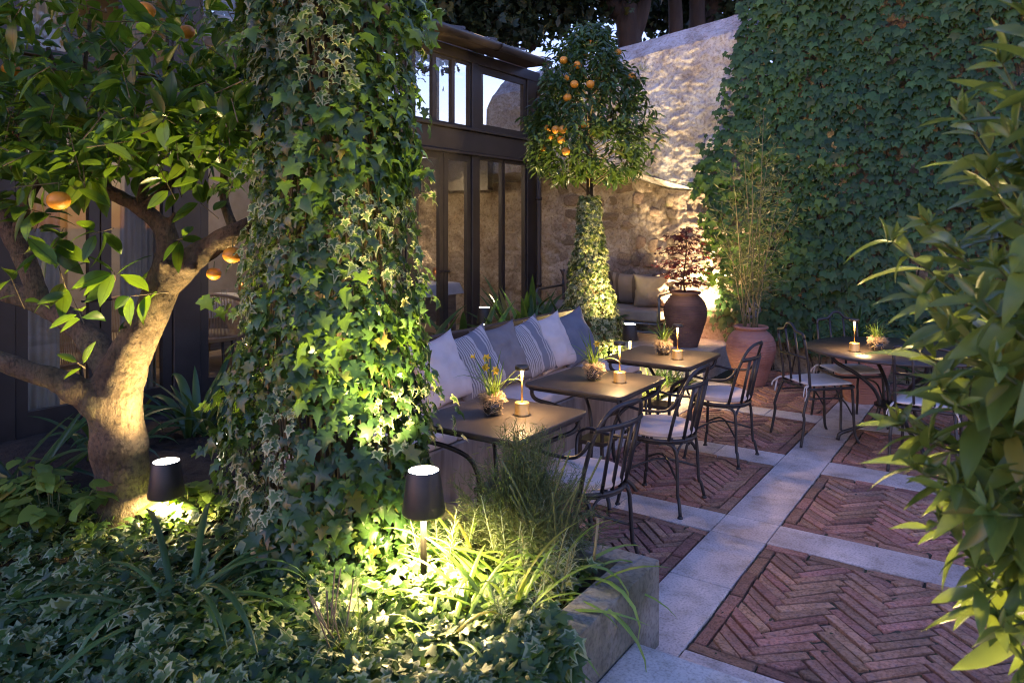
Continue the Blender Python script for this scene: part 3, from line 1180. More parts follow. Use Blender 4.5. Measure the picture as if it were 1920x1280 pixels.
for k, (a, b) in enumerate(bays):
    mid = (a + b) / 2
    door = k in (1, 2, 4)
    for (p, q) in ((a, mid), (mid, b)):
        p, q = p + 0.006, q - 0.006
        fw = 0.075 if door else 0.035
        fr = gbox('door' if door else 'window', M['frame'],
                  (FX - 0.05, FX, p, p + fw, 0.195, 2.56), (FX - 0.05, FX, q - fw, q, 0.195, 2.56),
                  (FX - 0.049, FX - 0.001, p + fw, q - fw, 0.195, 0.195 + (0.22 if door else 0.06)), (FX - 0.049, FX - 0.001, p + fw, q - fw, 2.56 - fw, 2.56))
        me = MB().box(FX - 0.029 - FX, FX - 0.022 - FX, p + fw - .004 - 5, q - fw + .004 - 5, 0.2 + (0.2 if door else 0.05) - .15, 2.56 - fw + .004 - .15).mesh('pane')
        link('pane', me, M['glass'], fr)
        if door:
            yk = q - 0.05 if p < mid - 0.02 else p + 0.05
            mb = MB().tube([(0.0, yk - 5, 1.0), (0.045, yk - 5, 1.0), (0.045, yk - 5.1, 1.0)], 0.009, 6)
            mb.put('handle', M['black'], fr)
    # upper lights
    cuts = [a, a + (b - a) / 3, a + 2 * (b - a) / 3, b] if k != 5 else [a, b]
    for p, q in zip(cuts[:-1], cuts[1:]):
        fw = 0.03 if k != 5 else 0.08
        fr = gbox('upper_window', M['frame'],
                  (FX - 0.05, FX, p, p + fw, 2.905, 3.718), (FX - 0.05, FX, q - fw, q, 2.905, 3.718),
                  (FX - 0.049, FX - 0.001, p + fw, q - fw, 2.905, 2.905 + fw), (FX - 0.049, FX - 0.001, p + fw, q - fw, 3.718 - fw, 3.718))
        me = MB().box(-0.029, -0.022, p + fw - .004 - 5, q - fw + .004 - 5, 2.9 + fw - .15, 3.722 - fw - .15).mesh('pane')
        link('pane', me, M['glass'], fr)
# eaves: soffit boards, gutter, roof sheets, downpipe
for k in range(4):
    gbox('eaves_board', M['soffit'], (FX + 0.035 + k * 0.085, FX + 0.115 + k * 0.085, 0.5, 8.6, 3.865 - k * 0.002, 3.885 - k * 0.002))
gb_ = MB()
prof = [(0.07 * math.cos(a), 0.07 * math.sin(a)) for a in [math.pi * (1 + k / 10) for k in range(11)]]
vs, fs = [], []
for y in (0.4, 8.6):
    for r_, ww in ((1, 0), (0.92, 0)):
        for (px, pz) in prof:
            vs.append((0.40 + px * r_, y - 5, 3.90 + pz * r_ - .15))
for i in range(10):
    fs += [(i, i + 1, 22 + i + 1, 22 + i), (11 + i + 1, 11 + i, 33 + i, 33 + i + 1), (i + 1, i, 11 + i, 11 + i + 1), (22 + i, 22 + i + 1, 33 + i + 1, 33 + i)]
fs += [(0, 22, 33, 11), (10, 21, 43, 32)]
gb_.add(vs, fs, True)
gb_.put('gutter', M['gutter'], gh)
for y in (1.4, 2.9, 4.4, 5.9, 7.4, 8.4):
    mb = MB()
    pts = [(0.40 + 0.078 * math.cos(a), y - 5, 3.90 - .15 + 0.078 * math.sin(a)) for a in [math.pi * (1 + k / 8) for k in range(9)]]
    mb.tube(pts, 0.008, 5)
    mb.put('gutter_bracket', M['gutter'], gh)
for ya, yb_, nm, mm in ((-4.7, 1.80, 'roof', M['rooftin']), (1.83, 3.65, 'roof_pane', M['glass'])):
    vs = [(0.42, ya, 3.93 - .15), (0.42, yb_, 3.93 - .15), (-4.6, yb_, 5.15 - .15), (-4.6, ya, 5.15 - .15)]
    vs += [(x, y, z - (0.05 if nm == 'roof' else .012)) for x, y, z in vs]
    MB().add(vs, [(0, 1, 2, 3), (7, 6, 5, 4), (0, 4, 5, 1), (1, 5, 6, 2), (2, 6, 7, 3), (3, 7, 4, 0)]).put(nm, mm, gh)
for k in range(14):
    y = -4.6 + k * 0.63
    vs = [(0.42, y, 3.935 - .15), (0.42, y + .03, 3.935 - .15), (-4.6, y + .03, 5.155 - .15), (-4.6, y, 5.155 - .15)]
    vs += [(x, yy, z + 0.03) for x, yy, z in vs]
    MB().add(vs, [(4, 5, 6, 7), (0, 1, 5, 4), (1, 2, 6, 5), (2, 3, 7, 6), (3, 0, 4, 7)]).put('roof_seam', M['rooftin'], gh)
mb = MB()
mb.tube(spline([(0.40, 3.50, 3.70), (0.36, 3.62, 3.55), (0.14, 3.78, 3.40), (0.10, 3.82, 3.2), (0.10, 3.82, 1.5), (0.10, 3.82, 0.05)], 5), 0.042, 10)
mb.put('downpipe', M['frame'], gh)
for z in (0.7, 1.9, 2.9):
    MB().lathe([(0.05, z), (0.05, z + 0.04)], 14, (0.10, 3.82, 0)).put('pipe_clip', M['frame'], gh)
# the room
gbox('room_floor', M['roomfloor'], (-10.0, FX - 0.13, 0.4, 8.98, 0.10, 0.18))
gbox('back_wall', M['room'], (-10.2, -10.0, 0.4, 8.98, 0.10, 4.9))
gbox('side_wall', M['room'], (-10.0, FX - 0.13, 0.2, 0.4, 0.10, 4.4))
for y in (1.0, 2.3, 3.6, 4.95, 6.25, 7.5, 8.8):
    vs = [(-0.10, y - 5.04, 3.70), (-0.10, y - 4.96, 3.70), (-4.38, y - 4.96, 4.72), (-4.38, y - 5.04, 4.72)]
    vs += [(a, b, c + 0.13) for a, b, c in vs]
    MB().add(vs, [(3, 2, 1, 0), (4, 5, 6, 7), (0, 1, 5, 4), (1, 2, 6, 5), (2, 3, 7, 6), (3, 0, 4, 7)]).put('rafter', M['timber'], gh)
# glazed gable over the low end of the stone wall
for x in (-5.72, -6.6, -7.45, -8.3, -9.15, -9.95):
    gbox('gable_bar', M['frame'], (x - .025, x + .025, 8.90, 8.96, 2.7, 3.80 + (FX - x) * 0.24))
gbox('gable_sill', M['frame'], (-9.98, -6.42, 8.86, 8.985, 2.22, 2.75))
for a, b in ((-9.95, -9.15), (-9.15, -8.3), (-8.3, -7.45), (-7.45, -6.6)):
    gbox('gable_pane', M['glass'], (a + .02, b - .02, 8.925, 8.931, 2.74, 3.78 + (FX - b) * 0.24))
for y in (1.6, 3.5, 5.4, 7.3):
    gbox('wall_panel', M['curtain'], (-9.997, -9.96, y - 0.75, y + 0.75, 0.3, 2.7))
# curtains beside the left posts
for ya, yb_ in ((2.30, 2.66), (3.10, 3.40), (0.92, 1.3)):
    vs, fs = [], []
    n = 30
    for i in range(n + 1):
        y = ya + (yb_ - ya) * i / n
        x = -0.20 + 0.014 * math.sin(i * 1.25)
        vs += [(x, y - 5, 0.06), (x, y - 5, 3.4)]
    for i in range(n):
        fs.append((2 * i, 2 * i + 2, 2 * i + 3, 2 * i + 1))
    mb = MB().add(vs, fs, True)
    mb.put('curtain', M['curtain'], gh)

# pendant lamps in the room
def pendant(loc, label, power):
    t = thing('pendant_lamp', label, 'pendant lamp', loc, 0, 'lamps inside the restaurant')
    MB().lathe([(0.02, 0.12), (0.10, 0.02), (0.13, -0.06), (0.125, -0.06), (0.095, 0.015), (0.015, 0.11)], 20).put('shade', M['timber'], t)
    MB().lathe([(0.0, -0.08), (0.03, -0.07), (0.045, -0.03), (0.03, 0.01), (0.0, 0.02)], 14).put('bulb', M['pendantglow'], t)
    MB().tube([(0, 0, 0.12), (0, 0, 3.83 + (FX - loc[0]) * 0.235 - loc[2])], 0.005, 6).put('cord', M['black'], t)
    ld = bpy.data.lights.new('pendant_light', 'POINT')
    ld.energy = power * LAMP
    ld.color = WARM
    ld.shadow_soft_size = 0.05
    o = bpy.data.objects.new('pendant_light', ld)
    C.objects.link(o)
    o.parent = t
    o.location = (0, 0, -0.13)
    return t


pendant(PD(30, 218, 6.3), 'lit pendant lamp glowing behind the left window among orange tree leaves', 14)
pendant((-7.6, 5.6, 2.5), 'pendant lamp deep in the restaurant behind the ivy clad column', 4.5)
pendant((-7.3, 8.0, 2.35), 'pendant lamp over the dining table behind the folding doors', 3)


def glass_at(x, y, z, label):
    o = MB().lathe([(0.022, 0.0), (0.030, 0.05), (0.032, 0.10), (0.030, 0.10), (0.028, 0.05), (0.018, 0.006)], 14).put('drinking_glass', M['jar'])
    o.location = (x, y, z)
    return tag(o, label, 'glass', 'glasses on the restaurant tables')


def dining_table(x, y, label, cl):
    t = thing('dining_table', label, 'dining table', (x, y, 0.18), 0, 'dining tables inside the restaurant')
    MB().box(-.45, .45, -.45, .45, 0.70, 0.735).put('table_top', M['tablewood'], t)
    for a in (-1, 1):
        for b in (-1, 1):
            MB().box(a * .40 - .03, a * .40 + .03, b * .40 - .03, b * .40 + .03, 0, 0.70).put('leg', M['tablewood'], t)
    for a in (-1, 1):
        MB().box(a * .43 - .012, a * .43 + .012, -.37, .37, 0.25, 0.698).put('side_board', M['tablewood'], t)
        MB().box(-.37, .37, a * .43 - .012, a * .43 + .012, 0.25, 0.698).put('side_board', M['tablewood'], t)
    n = 24
    vs, fs = [], []
    for j in range(n + 1):
        for i in range(n + 1):
            a, b = -0.56 + 1.12 * i / n, -0.56 + 1.12 * j / n
            ex = max(abs(a), abs(b)) - 0.46
            z = 0.742 - max(0, ex) * 1.5
            k = 1 - max(0, ex) * 0.8
            vs.append((a * k, b * k, z + 0.002 * math.sin(a * 30) * (1 if ex > 0 else 0)))
    for j in range(n):
        for i in range(n):
            q = j * (n + 1) + i
            fs.append((q, q + 1, q + n + 2, q + n + 1))
    o = MB().add(vs, fs, True).put('tablecloth', M['cloth'])
    o.location = (x, y, 0.18)
    tag(o, cl, 'tablecloth', 'white cloths on the restaurant tables')


dining_table(-6.75, 7.55, 'dining table with a white cloth behind the folding glass doors', 'white cloth on the table behind the folding glass doors')
dining_table(-7.15, 4.86, 'dining table with a white cloth seen between orange tree and ivy column', 'white cloth on the table seen right of the orange tree limb')
for x, y, l in ((-6.5, 7.35, 'drinking glass nearest the folding doors on white cloth'), (-6.62, 7.48, 'drinking glass standing second on the cloth behind the doors'),
                (-6.5, 7.75, 'drinking glass at the right edge of the cloth behind the doors'), (-6.85, 4.75, 'drinking glass on the table right of the orange tree limb'), (-7.0, 4.6, 'drinking glass on left of the table beyond the tree')):
    glass_at(x, y, 0.924, l)
for x, y, l in ((-6.6, 7.92, 'copper cup with dark rim on the table behind the doors'), (-6.83, 4.98, 'copper cup on the table right of the orange tree limb')):
    o = MB().lathe([(0.045, 0), (0.06, 0.10), (0.055, 0.19), (0.05, 0.19), (0.05, 0.02)], 18).put('copper_cup', M['copper'])
    o.location = (x, y, 0.924)
    tag(o, l, 'cup', 'copper cups on the restaurant tables')


def wicker_chair(x, y, rz, label):
    t = thing('wicker_chair', label, 'wicker chair', (x, y, 0.18), rz, 'cord chairs inside the restaurant')
    MB().lathe([(0.0, 0.42), (0.25, 0.42), (0.27, 0.44), (0.27, 0.47), (0.24, 0.49), (0.0, 0.49)], 24).put('seat', M['curtain'], t)
    rim = []
    n = 28
    for i in range(n + 1):
        a = R(75) + R(210) * i / n
        h = 0.88 - 0.20 * (abs(i / n - .5) * 2) ** 2.2
        rim.append(((0.30 + 0.05 * (h - .5)) * math.cos(a), (0.32 + .05 * (h - .5)) * math.sin(a), h))
    MB().tube(rim, 0.016, 8).put('back_rim', M['wicker'], t)
    low = [(p[0] * 0.86, p[1] * 0.86, 0.46) for p in rim]
    MB().tube(low, 0.014, 8).put('seat_rail', M['wicker'], t)
    c = MB()
    for i in range(0, n * 3):
        f = i / 3
        i0 = min(int(f), n - 1)
        w_ = f - i0
        p = Vector(rim[i0]).lerp(Vector(rim[i0 + 1]), w_)
        q = Vector(low[i0]).lerp(Vector(low[i0 + 1]), w_)
        c.tube([p, q], 0.0042, 4, cap=False)
    c.put('cords', M['wicker'], t)
    for a in (45, 135, 225, 315):
        ca, sa = math.cos(R(a)), math.sin(R(a))
        MB().tube([(0.22 * ca, 0.22 * sa, 0.43), (0.27 * ca, 0.27 * sa, 0)], 0.015, 8).put('leg', M['frame'], t)


wicker_chair(-6.20, 2.75, R(190), 'tan cord chair behind the glass left of the orange tree trunk')
wicker_chair(-6.42, 4.30, R(130), 'tan cord chair at the table right of the orange tree trunk')
wicker_chair(-7.0, 3.6, R(200), 'tan cord chair farther inside, half hidden behind the orange tree limbs')

# ================================================================== BENCH AND PILLOWS
bench = thing('garden_bench', 'long concrete bench with pale seat pad and dark back rail along the planting', 'bench', (-3.1, 4.5, 0))
me = MB().box(-0.36, 0.32, -1.85, 1.72, -0.02, 0.385).mesh('base')
bevel_mesh(me, 0.008, 1)
link('base', me, M['board'], bench)
for a, b in ((-1.83, -0.95), (-0.945, -0.06), (-0.055, 0.83), (0.835, 1.70)):
    me = MB().box(-0.33, 0.31, a, b, 0.388, 0.465).mesh('seat_pad')
    bevel_mesh(me, 0.022, 3)
    me.polygons.foreach_set('use_smooth', [True] * len(me.polygons))
    link('seat_pad', me, M['cushion'], bench)
me = MB().box(-0.455, -0.40, -1.9, 1.76, 0.80, 0.89).mesh('back_rail')
bevel_mesh(me, 0.006, 1)
link('back_rail', me, M['timber'], bench)
MB().box(-0.45, -0.41, -1.9, 1.76, 0.55, 0.60).put('back_rail', M['frame'], bench)
for y in (-1.85, -0.95, -0.05, 0.85, 1.70):
    MB().box(-0.449, -0.404, y - .02, y + .02, 0.0, 0.80).put('back_post', M['frame'], bench)


def pillow_mesh(w=0.50, h=0.48, th=0.20, seed=0, n=22):
    vs, fs = [], []
    idx = {}
    for side in (1, -1):
        for j in range(n + 1):
            for i in range(n + 1):
                a, b = 2 * i / n - 1, 2 * j / n - 1
                edge = i in (0, n) or j in (0, n)
                if edge and side == -1:
                    idx[(side, i, j)] = idx[(1, i, j)]
                    continue
                t = max(0, (1 - abs(a) ** 2.6) * (1 - abs(b) ** 2.6)) ** 0.52
                pull = 0.15 if j > n / 2 else 0.09
                y = 0.5 * w * a * (1 - pull * (1 - b * b))
                z = 0.5 * h * b * (1 - pull * (1 - a * a))
                nz = noise.fractal((a * 2.2 + seed * 5, b * 2.2, side), 1, 2, 3)
                nz += 0.5 * noise.noise((a * 7 + seed, b * 4 - a * 3, 3.0))
                fold = 0.010 * math.sin(a * 5 + b * 7 + seed * 2) * (1 - t)
                x = side * (0.5 * th * t) + 0.016 * nz * t + fold * (0 if edge else 1)
                # sag to the bottom
                x += side * 0.02 * t * (-b)
                idx[(side, i, j)] = len(vs)
                vs.append((x, y, z))
    for side in (1, -1):
        for j in range(n):
            for i in range(n):
                q = [idx[(side, i, j)], idx[(side, i + 1, j)], idx[(side, i + 1, j + 1)], idx[(side, i, j + 1)]]
                fs.append(tuple(q if side == 1 else q[::-1]))
    return MB().add(vs, fs, True).mesh('pillow')


pills = [(3.95, 'linen', 'pale linen pillow nearest the ivy column at the bench end', 12),
         (4.32, 'stripe', 'striped linen pillow between the first pale pillow and the taupe one', 20),
         (4.69, 'greylinen', 'plain taupe pillow in the middle of the bench', 24),
         (5.05, 'stripe', 'striped linen pillow between the taupe pillow and the second pale pillow', 18),
         (5.43, 'linen', 'pale linen pillow beside the slate blue one', 16),
         (5.80, 'bluelinen', 'slate blue pillow at the far end of the bench', 20)]
for k, (y, mm, lab, ang) in enumerate(pills):
    me = pillow_mesh(0.48, 0.49, 0.18, k)
    me.materials.append(M[mm])
    o = link('pillow', me)
    o.location = (-3.27 + 0.02 * (k % 2), y, 0.70)
    o.rotation_euler = (R([9, 12, 6, 11, 7, 10][k]), R(-21), -R(4 + ang * .35))
    tag(o, lab, 'pillow', 'pillows along the bench')


# ================================================================== TABLES
def rounded_rect(hx, hy, r, n=5):
    pts = []
    for cx_, cy_, a0 in ((hx - r, hy - r, 0), (-hx + r, hy - r, 90), (-hx + r, -hy + r, 180), (hx - r, -hy + r, 270)):
        for k in range(n + 1):
            a = R(a0 + 90 * k / n)
            pts.append((cx_ + r * math.cos(a), cy_ + r * math.sin(a)))
    return pts


def plate(pts, z0, z1):
    n = len(pts)
    vs = [(x, y, z0) for x, y in pts] + [(x, y, z1) for x, y in pts]
    fs = [tuple(reversed(range(n))), tuple(range(n, 2 * n))] + [(i, (i + 1) % n, n + (i + 1) % n, n + i) for i in range(n)]
    return vs, fs


def make_table(loc, label):
    t = thing('bistro_table', label, 'table', loc, 0, 'square metal tables along the bench')
    vs, fs = plate(rounded_rect(0.335, 0.345, 0.045), 0.700, 0.722)
    me = MB().add(vs, fs).mesh('table_top')
    bevel_mesh(me, 0.007, 2)
    link('table_top', me, M['tabletop'], t)
    prof = [(0.415, 0.700), (0.418, 0.655), (0.385, 0.615), (0.27, 0.575), (0.165, 0.515), (0.118, 0.43), (0.108, 0.35), (0.115, 0.24), (0.16, 0.12), (0.235, 0.045), (0.262, 0.0)]
    for a in (45, 135, 225, 315):
        ca, sa = math.cos(R(a)), math.sin(R(a))
        MB().tube(spline([(r * ca, r * sa, z) for r, z in prof], 4), 0.0125, 8).put('leg', M['iron'], t)
    me = MB().box(-.10, .10, -.10, .10, 0.335, 0.36).mesh('shelf')
    bevel_mesh(me, 0.006, 1)
    link('shelf', me, M['iron'], t)
    mb = MB()
    for a, b, c_, d in ((-.3, -.31, .3, -.31), (-.3, .31, .3, .31), (-.31, -.3, -.31, .3), (.31, -.3, .31, .3)):
        mb.tube([(a, b, 0.689), (c_, d, 0.689)], 0.010, 6)
    mb.put('apron_frame', M['iron'], t)
    return t


make_table((-2.19, 3.13, 0), 'square dark metal table nearest the ivy column, with flowering daffodils')
make_table((-2.18, 4.18, 0), 'square dark metal table in the middle of the row along the bench')
make_table((-2.18, 5.26, 0), 'square dark metal table farthest along the bench, before the big jars')

rt = thing('round_table', 'large round dark metal table under the green wall on the right', 'table', (-0.764, 6.547, 0))
me = MB().lathe([(0.0, 0.700), (0.655, 0.700), (0.668, 0.705), (0.670, 0.712), (0.664, 0.722), (0.0, 0.722)], 64).mesh('table_top')
link('table_top', me, M['roundtop'], rt)
for a in (30, 120, 210, 300):
    ca, sa = math.cos(R(a)), math.sin(R(a))
    MB().tube(spline([(r * ca, r * sa, z) for r, z in [(0.50, 0.70), (0.47, 0.62), (0.30, 0.52), (0.17, 0.40), (0.13, 0.28), (0.18, 0.16), (0.33, 0.09), (0.43, 0.05), (0.45, 0.0)]], 4), 0.015, 8).put('leg', M['iron'], rt)
MB().lathe([(0.16, 0.27), (0.16, 0.285)], 24).put('shelf', M['iron'], rt)


# ================================================================== TABLE LAMPS
def table_lamp(loc, label):
    t = thing('table_lamp', label, 'table lamp', loc, 0, 'small brass lamps on the tables')
    MB().lathe([(0.040, 0.0), (0.040, 0.006), (0.0375, 0.008), (0.0375, 0.062), (0.036, 0.066), (0.0, 0.066)], 28).put('base', M['brass'], t)
    MB().lathe([(0.0042, 0.064), (0.0048, 0.15), (0.007, 0.228)], 12).put('stem', M['brass'], t)
    MB().lathe([(0.0, 0.234), (0.034, 0.233), (0.037, 0.236), (0.037, 0.250), (0.034, 0.254), (0.0, 0.254)], 26).put('lamp_head', M['lampcap'], t)
    MB().lathe([(0.008, 0.2325), (0.024, 0.2325)], 20).put('lens', M['led'], t)
    area_light('lamp_light', t, (0, 0, 0.2315), 0, 0.95, 0.05, (1.0, 0.62, 0.27), 165)
    return t


table_lamp((-2.10, 3.20, 0.722), 'small lit brass lamp beside flowering daffodils on the table nearest the ivy')
table_lamp((-2.03, 4.20, 0.722), 'small lit brass lamp on the middle square table')
table_lamp((-2.03, 5.16, 0.722), 'small lit brass lamp on the square table before the dark jar')
table_lamp((-1.02, 6.25, 0.722), 'small lit brass lamp on the round table')


# ================================================================== BULB JARS
def blade_tpl(L=1.0, w=0.03, arch=0.5, lean=0.35, k=8, fold=0.5):
    """a strap leaf rising along +Y(up) and arching over to +Z"""
    V, T, E = [], [], []
    pos = Vector((0, 0, 0))
    ang = lean
    for i in range(k + 1):
        t = i / k
        ww = 0.5 * w * (0.75 + 0.5 * t) * (1 - t ** 3) + 0.0006
        d = Vector((0, math.cos(ang), math.sin(ang)))
        nn = Vector((0, -math.sin(ang), math.cos(ang)))
        V += [tuple(pos + Vector((-ww, 0, 0)) - nn * -ww * fold), tuple(pos), tuple(pos + Vector((ww, 0, 0)) + nn * ww * fold)]
        E += [1, 0, 1]
        pos = pos + d * (L / k)
        ang += arch * (0.4 + 1.2 * t) / k * 2
    for i in range(k):
        a = i * 3
        T += [(a, a + 1, a + 4), (a, a + 4, a + 3), (a + 1, a + 2, a + 5), (a + 1, a + 5, a + 4)]
    return np.array(V), np.array(T), np.array(E, float)


B_THIN = [blade_tpl(1, 0.045, a, l) for a, l in ((0.25, 0.15), (0.6, 0.25), (1.0, 0.35), (0.1, 0.1))]
B_STRAP = [blade_tpl(1, 0.105, a, l) for a, l in ((0.6, 0.25), (1.1, 0.35), (1.6, 0.35), (0.3, 0.2), (1.3, 0.6))]
B_LILY = [blade_tpl(1, 0.052, a, l) for a, l in ((0.7, 0.3), (1.2, 0.4), (1.7, 0.4), (0.5, 0.3))]
B_LONG = [blade_tpl(1, 0.040, a, l, 10) for a, l in ((1.1, 0.35), (1.5, 0.4), (1.9, 0.4), (0.8, 0.35))]
B_GRASS = [blade_tpl(1, 0.012, a, l, 5) for a, l in ((0.2, 0.2), (0.5, 0.4), (0.1, 0.5))]


def clump(root, tpl, n, L, spread, m, base=(0, 0, 0), partname='leaf', mass=False, lean=0.0, az=None, lean0=0.0):
    """strap leaves of a plant, in its local frame"""
    P, N, T, S = [], [], [], []
    for k in range(n):
        a = random.uniform(0, 2 * math.pi) if az is None else az + random.gauss(0, 0.6)
        r = spread * math.sqrt(random.random())
        ra = random.uniform(0, 2 * math.pi)
        o = Vector((math.cos(a), math.sin(a), 0))
        ln = random.uniform(lean0, lean)
        P.append(Vector(root.location) + Vector(base) + Vector((r * math.cos(ra), r * math.sin(ra), 0)))
        up = Vector((o.x * math.sin(ln), o.y * math.sin(ln), math.cos(ln)))
        T.append(up)
        N.append(o)
        S.append(L * random.uniform(0.6, 1.1))
    foliage(root, tpl, P, N, T, S, m, 0 if mass else n, partname, 'leaves')


def daffodil(t, x, y, z, tilt, az):
    o = Vector((math.cos(az), math.sin(az), 0))
    top = Vector((x, y, 0.08)) + Vector((o.x * tilt, o.y * tilt, z))
    MB().tube(spline([(x, y, 0.08), Vector((x, y, 0.08)).lerp(top, 0.55) + Vector((0, 0, 0.02)), top], 4), 0.0026, 5).put('flower_stalk', M['greentwig'], t)
    f = MB()
    fwd = (o + Vector((0, 0, 0.15))).normalized()
    sx = fwd.cross(Vector((0, 0, 1))).normalized()
    sy = sx.cross(fwd)
    for k in range(6):
        a = k * math.pi / 3
        dr = sx * math.cos(a) + sy * math.sin(a)
        tn = sx * -math.sin(a) + sy * math.cos(a)
        c_ = top + dr * 0.013
        f.add([top, c_ + tn * 0.008, top + dr * 0.027 - fwd * 0.004, c_ - tn * 0.008], [(0, 1, 2, 3)])
    vs, fs = [], []
    for j, (r_, d) in enumerate(((0.005, 0.0), (0.007, 0.009), (0.0105, 0.016))):
        for k in range(8):
            a = k * math.pi / 4
            vs.append(top + fwd * d + (sx * math.cos(a) + sy * math.sin(a)) * r_)
    for j in range(2):
        for k in range(8):
            fs.append((j * 8 + k, j * 8 + (k + 1) % 8, j * 8 + 8 + (k + 1) % 8, j * 8 + 8 + k))
    f.add(vs, fs, True)
    f.put('flower', M['petal'], t)


def bulb_jar(loc, label, flowers=0, L=0.21, seed=1):
    random.seed(seed)
    t = thing('bulb_jar', label, 'potted bulbs', loc, 0, 'glass jars of sprouting bulbs on the tables')
    MB().lathe([(0.040, 0.0), (0.047, 0.004), (0.050, 0.03), (0.049, 0.085), (0.047, 0.085), (0.047, 0.03), (0.042, 0.006), (0.0, 0.006)], 26).put('jar', M['jar'], t)
    MB().lathe([(0.0, 0.007), (0.041, 0.008), (0.0455, 0.03), (0.0455, 0.06), (0.03, 0.075), (0.0, 0.08)], 20).put('soil_ball', M['soil'], t)
    for k in range(6):
        a = k * math.pi / 3
        r_ = 0.022 if k else 0
        mb = MB().lathe([(0.0, 0.062), (0.012, 0.066), (0.016, 0.08), (0.010, 0.097), (0.003, 0.112)], 10, (r_ * math.cos(a), r_ * math.sin(a), 0))
        mb.put('bulb', M['bulbskin'], t)
    rt_ = MB()
    for k in range(170):
        a = random.uniform(0, 2 * math.pi)
        z = random.uniform(0.02, 0.105) if k % 7 == 0 else random.uniform(0.078, 0.108)
        p = Vector((0.042 * math.cos(a), 0.042 * math.sin(a), z))
        if z < 0.08:
            p = Vector((0.053 * math.cos(a), 0.053 * math.sin(a), z))
        pts = [p]
        a2 = a
        for q in range(3):
            a2 += random.uniform(-.5, .5)
            rr_ = p.xy.length + random.uniform(0.0, 0.018) * (2 if z > 0.07 else 0.4)
            zz = max(0.004, pts[-1].z + random.uniform(-.022, .013))
            pts.append(Vector((rr_ * math.cos(a2), rr_ * math.sin(a2), zz)))
        rt_.tube(spline(pts, 2), 0.0011, 3, cap=False)
    o = rt_.put('roots', M['root'], t)
    o['kind'] = 'stuff'
    clump(t, B_THIN, 26, L, 0.022, M['lily'], (0, 0, 0.085), 'leaf', lean=0.5)
    for k in range(flowers):
        daffodil(t, 0.01 * k - 0.01, 0.01, (0.15, 0.17, 0.22, 0.19)[k], (0.03, 0.06, 0.11, 0.14)[k], (-0.3, -1.7, -2.4, 2.6)[k])
    return t


bulb_jar((-2.23, 3.12, 0.722), 'glass jar of rooted bulbs with yellow daffodils on the nearest table', 4, 0.24, 3)
bulb_jar((-2.20, 4.18, 0.722), 'glass jar of leafy bulbs on the middle square table', 1, 0.25, 5)
bulb_jar((-2.195, 5.29, 0.722), 'glass jar of tangled roots and green shoots on the farthest square table', 0, 0.22, 7)
bulb_jar((-0.876, 6.38, 0.722), 'glass jar of rooted bulbs on the round table', 0, 0.17, 9)
random.seed(21)


# ================================================================== CHAIRS
def arm_chair(loc, rz, label):
    t = thing('iron_armchair', label, 'chair', loc, rz, 'iron armchairs at the square tables')
    # faces +X; back at -X
    ring = [(0.205 * math.cos(a), 0.205 * math.sin(a), 0.425) for a in [2 * math.pi * k / 32 for k in range(33)]]
    MB().tube(ring, 0.011, 8, cap=False).tube([(p[0] * .96, p[1] * .96, 0.408) for p in ring], 0.007, 6, cap=False).put('seat_ring', M['iron'], t)
    for sx in (1, -1):
        for sy in (1, -1):
            p = [(0.10 * sx, 0.165 * sy, 0.412), (0.145 * sx, 0.165 * sy, 0.395), (0.165 * sx, 0.166 * sy, 0.34), (0.175 * sx, 0.176 * sy, 0.12), (0.185 * sx, 0.185 * sy, 0.10), (0.20 * sx, 0.20 * sy, 0.012)]
            mb = MB().tube(spline(p, 4), 0.0105, 8)
            mb.lathe([(0.017, 0.0), (0.017, 0.006), (0.011, 0.014)], 10, (0.20 * sx, 0.20 * sy, 0))
            mb.tube(spline([(0.165 * sx, 0.166 * sy, 0.35), (0.170 * sx, 0.13 * sy, 0.395), (0.175 * sx, 0.09 * sy, 0.41)], 4), 0.007, 6)
            mb.put('leg', M['iron'], t)
    # hoop
    hoop = []
    for k in range(25):
        a = math.pi * k / 24
        z = 0.44 + (0.86 - 0.44) * (math.sin(a) ** 0.62)
        y = 0.205 * math.copysign(abs(math.cos(a)) ** 0.55, math.cos(a))
        x = -0.13 - 0.10 * (z - 0.44) / 0.42 - 0.05 * (1 - (y / 0.205) ** 2)
        hoop.append((x, y, z))
    MB().tube(hoop, 0.0105, 8).put('back_hoop', M['iron'], t)
    rail = []
    for k in range(13):
        y = -0.198 + 0.396 * k / 12
        rail.append((-0.215 - 0.05 * (1 - (y / 0.205) ** 2), y, 0.755))
    rr_ = MB().tube(rail, 0.014, 6, flat=0.45)
    rr_.put('back_rail', M['iron'], t)
    for y in (-0.11, -0.037, 0.037, 0.11):
        c_ = -0.05 * (1 - (y / 0.205) ** 2)
        MB().tube([(-0.215 + c_, y, 0.755), (-0.145 + c_, y * 0.9, 0.43)], 0.0105, 6, flat=0.4).put('back_slat', M['iron'], t)
    for sy in (1, -1):
        p = [(-0.185, 0.203 * sy, 0.70), (-0.165, 0.215 * sy, 0.655), (-0.11, 0.228 * sy, 0.615), (0.02, 0.235 * sy, 0.605), (0.13, 0.235 * sy, 0.615), (0.185, 0.225 * sy, 0.59), (0.195, 0.205 * sy, 0.54), (0.165, 0.165 * sy, 0.43)]
        MB().tube(spline(p, 5), 0.009, 8).put('arm', M['iron'], t)
    mb = MB()
    mb.tube(spline([(0.17, 0.17, 0.2), (0, 0.03, 0.27), (-.17, -.17, 0.2)], 5), 0.007, 6)
    mb.tube(spline([(0.17, -0.17, 0.2), (0, -0.03, 0.275), (-.17, .17, 0.2)], 5), 0.007, 6)
    mb.put('brace', M['iron'], t)
    return t


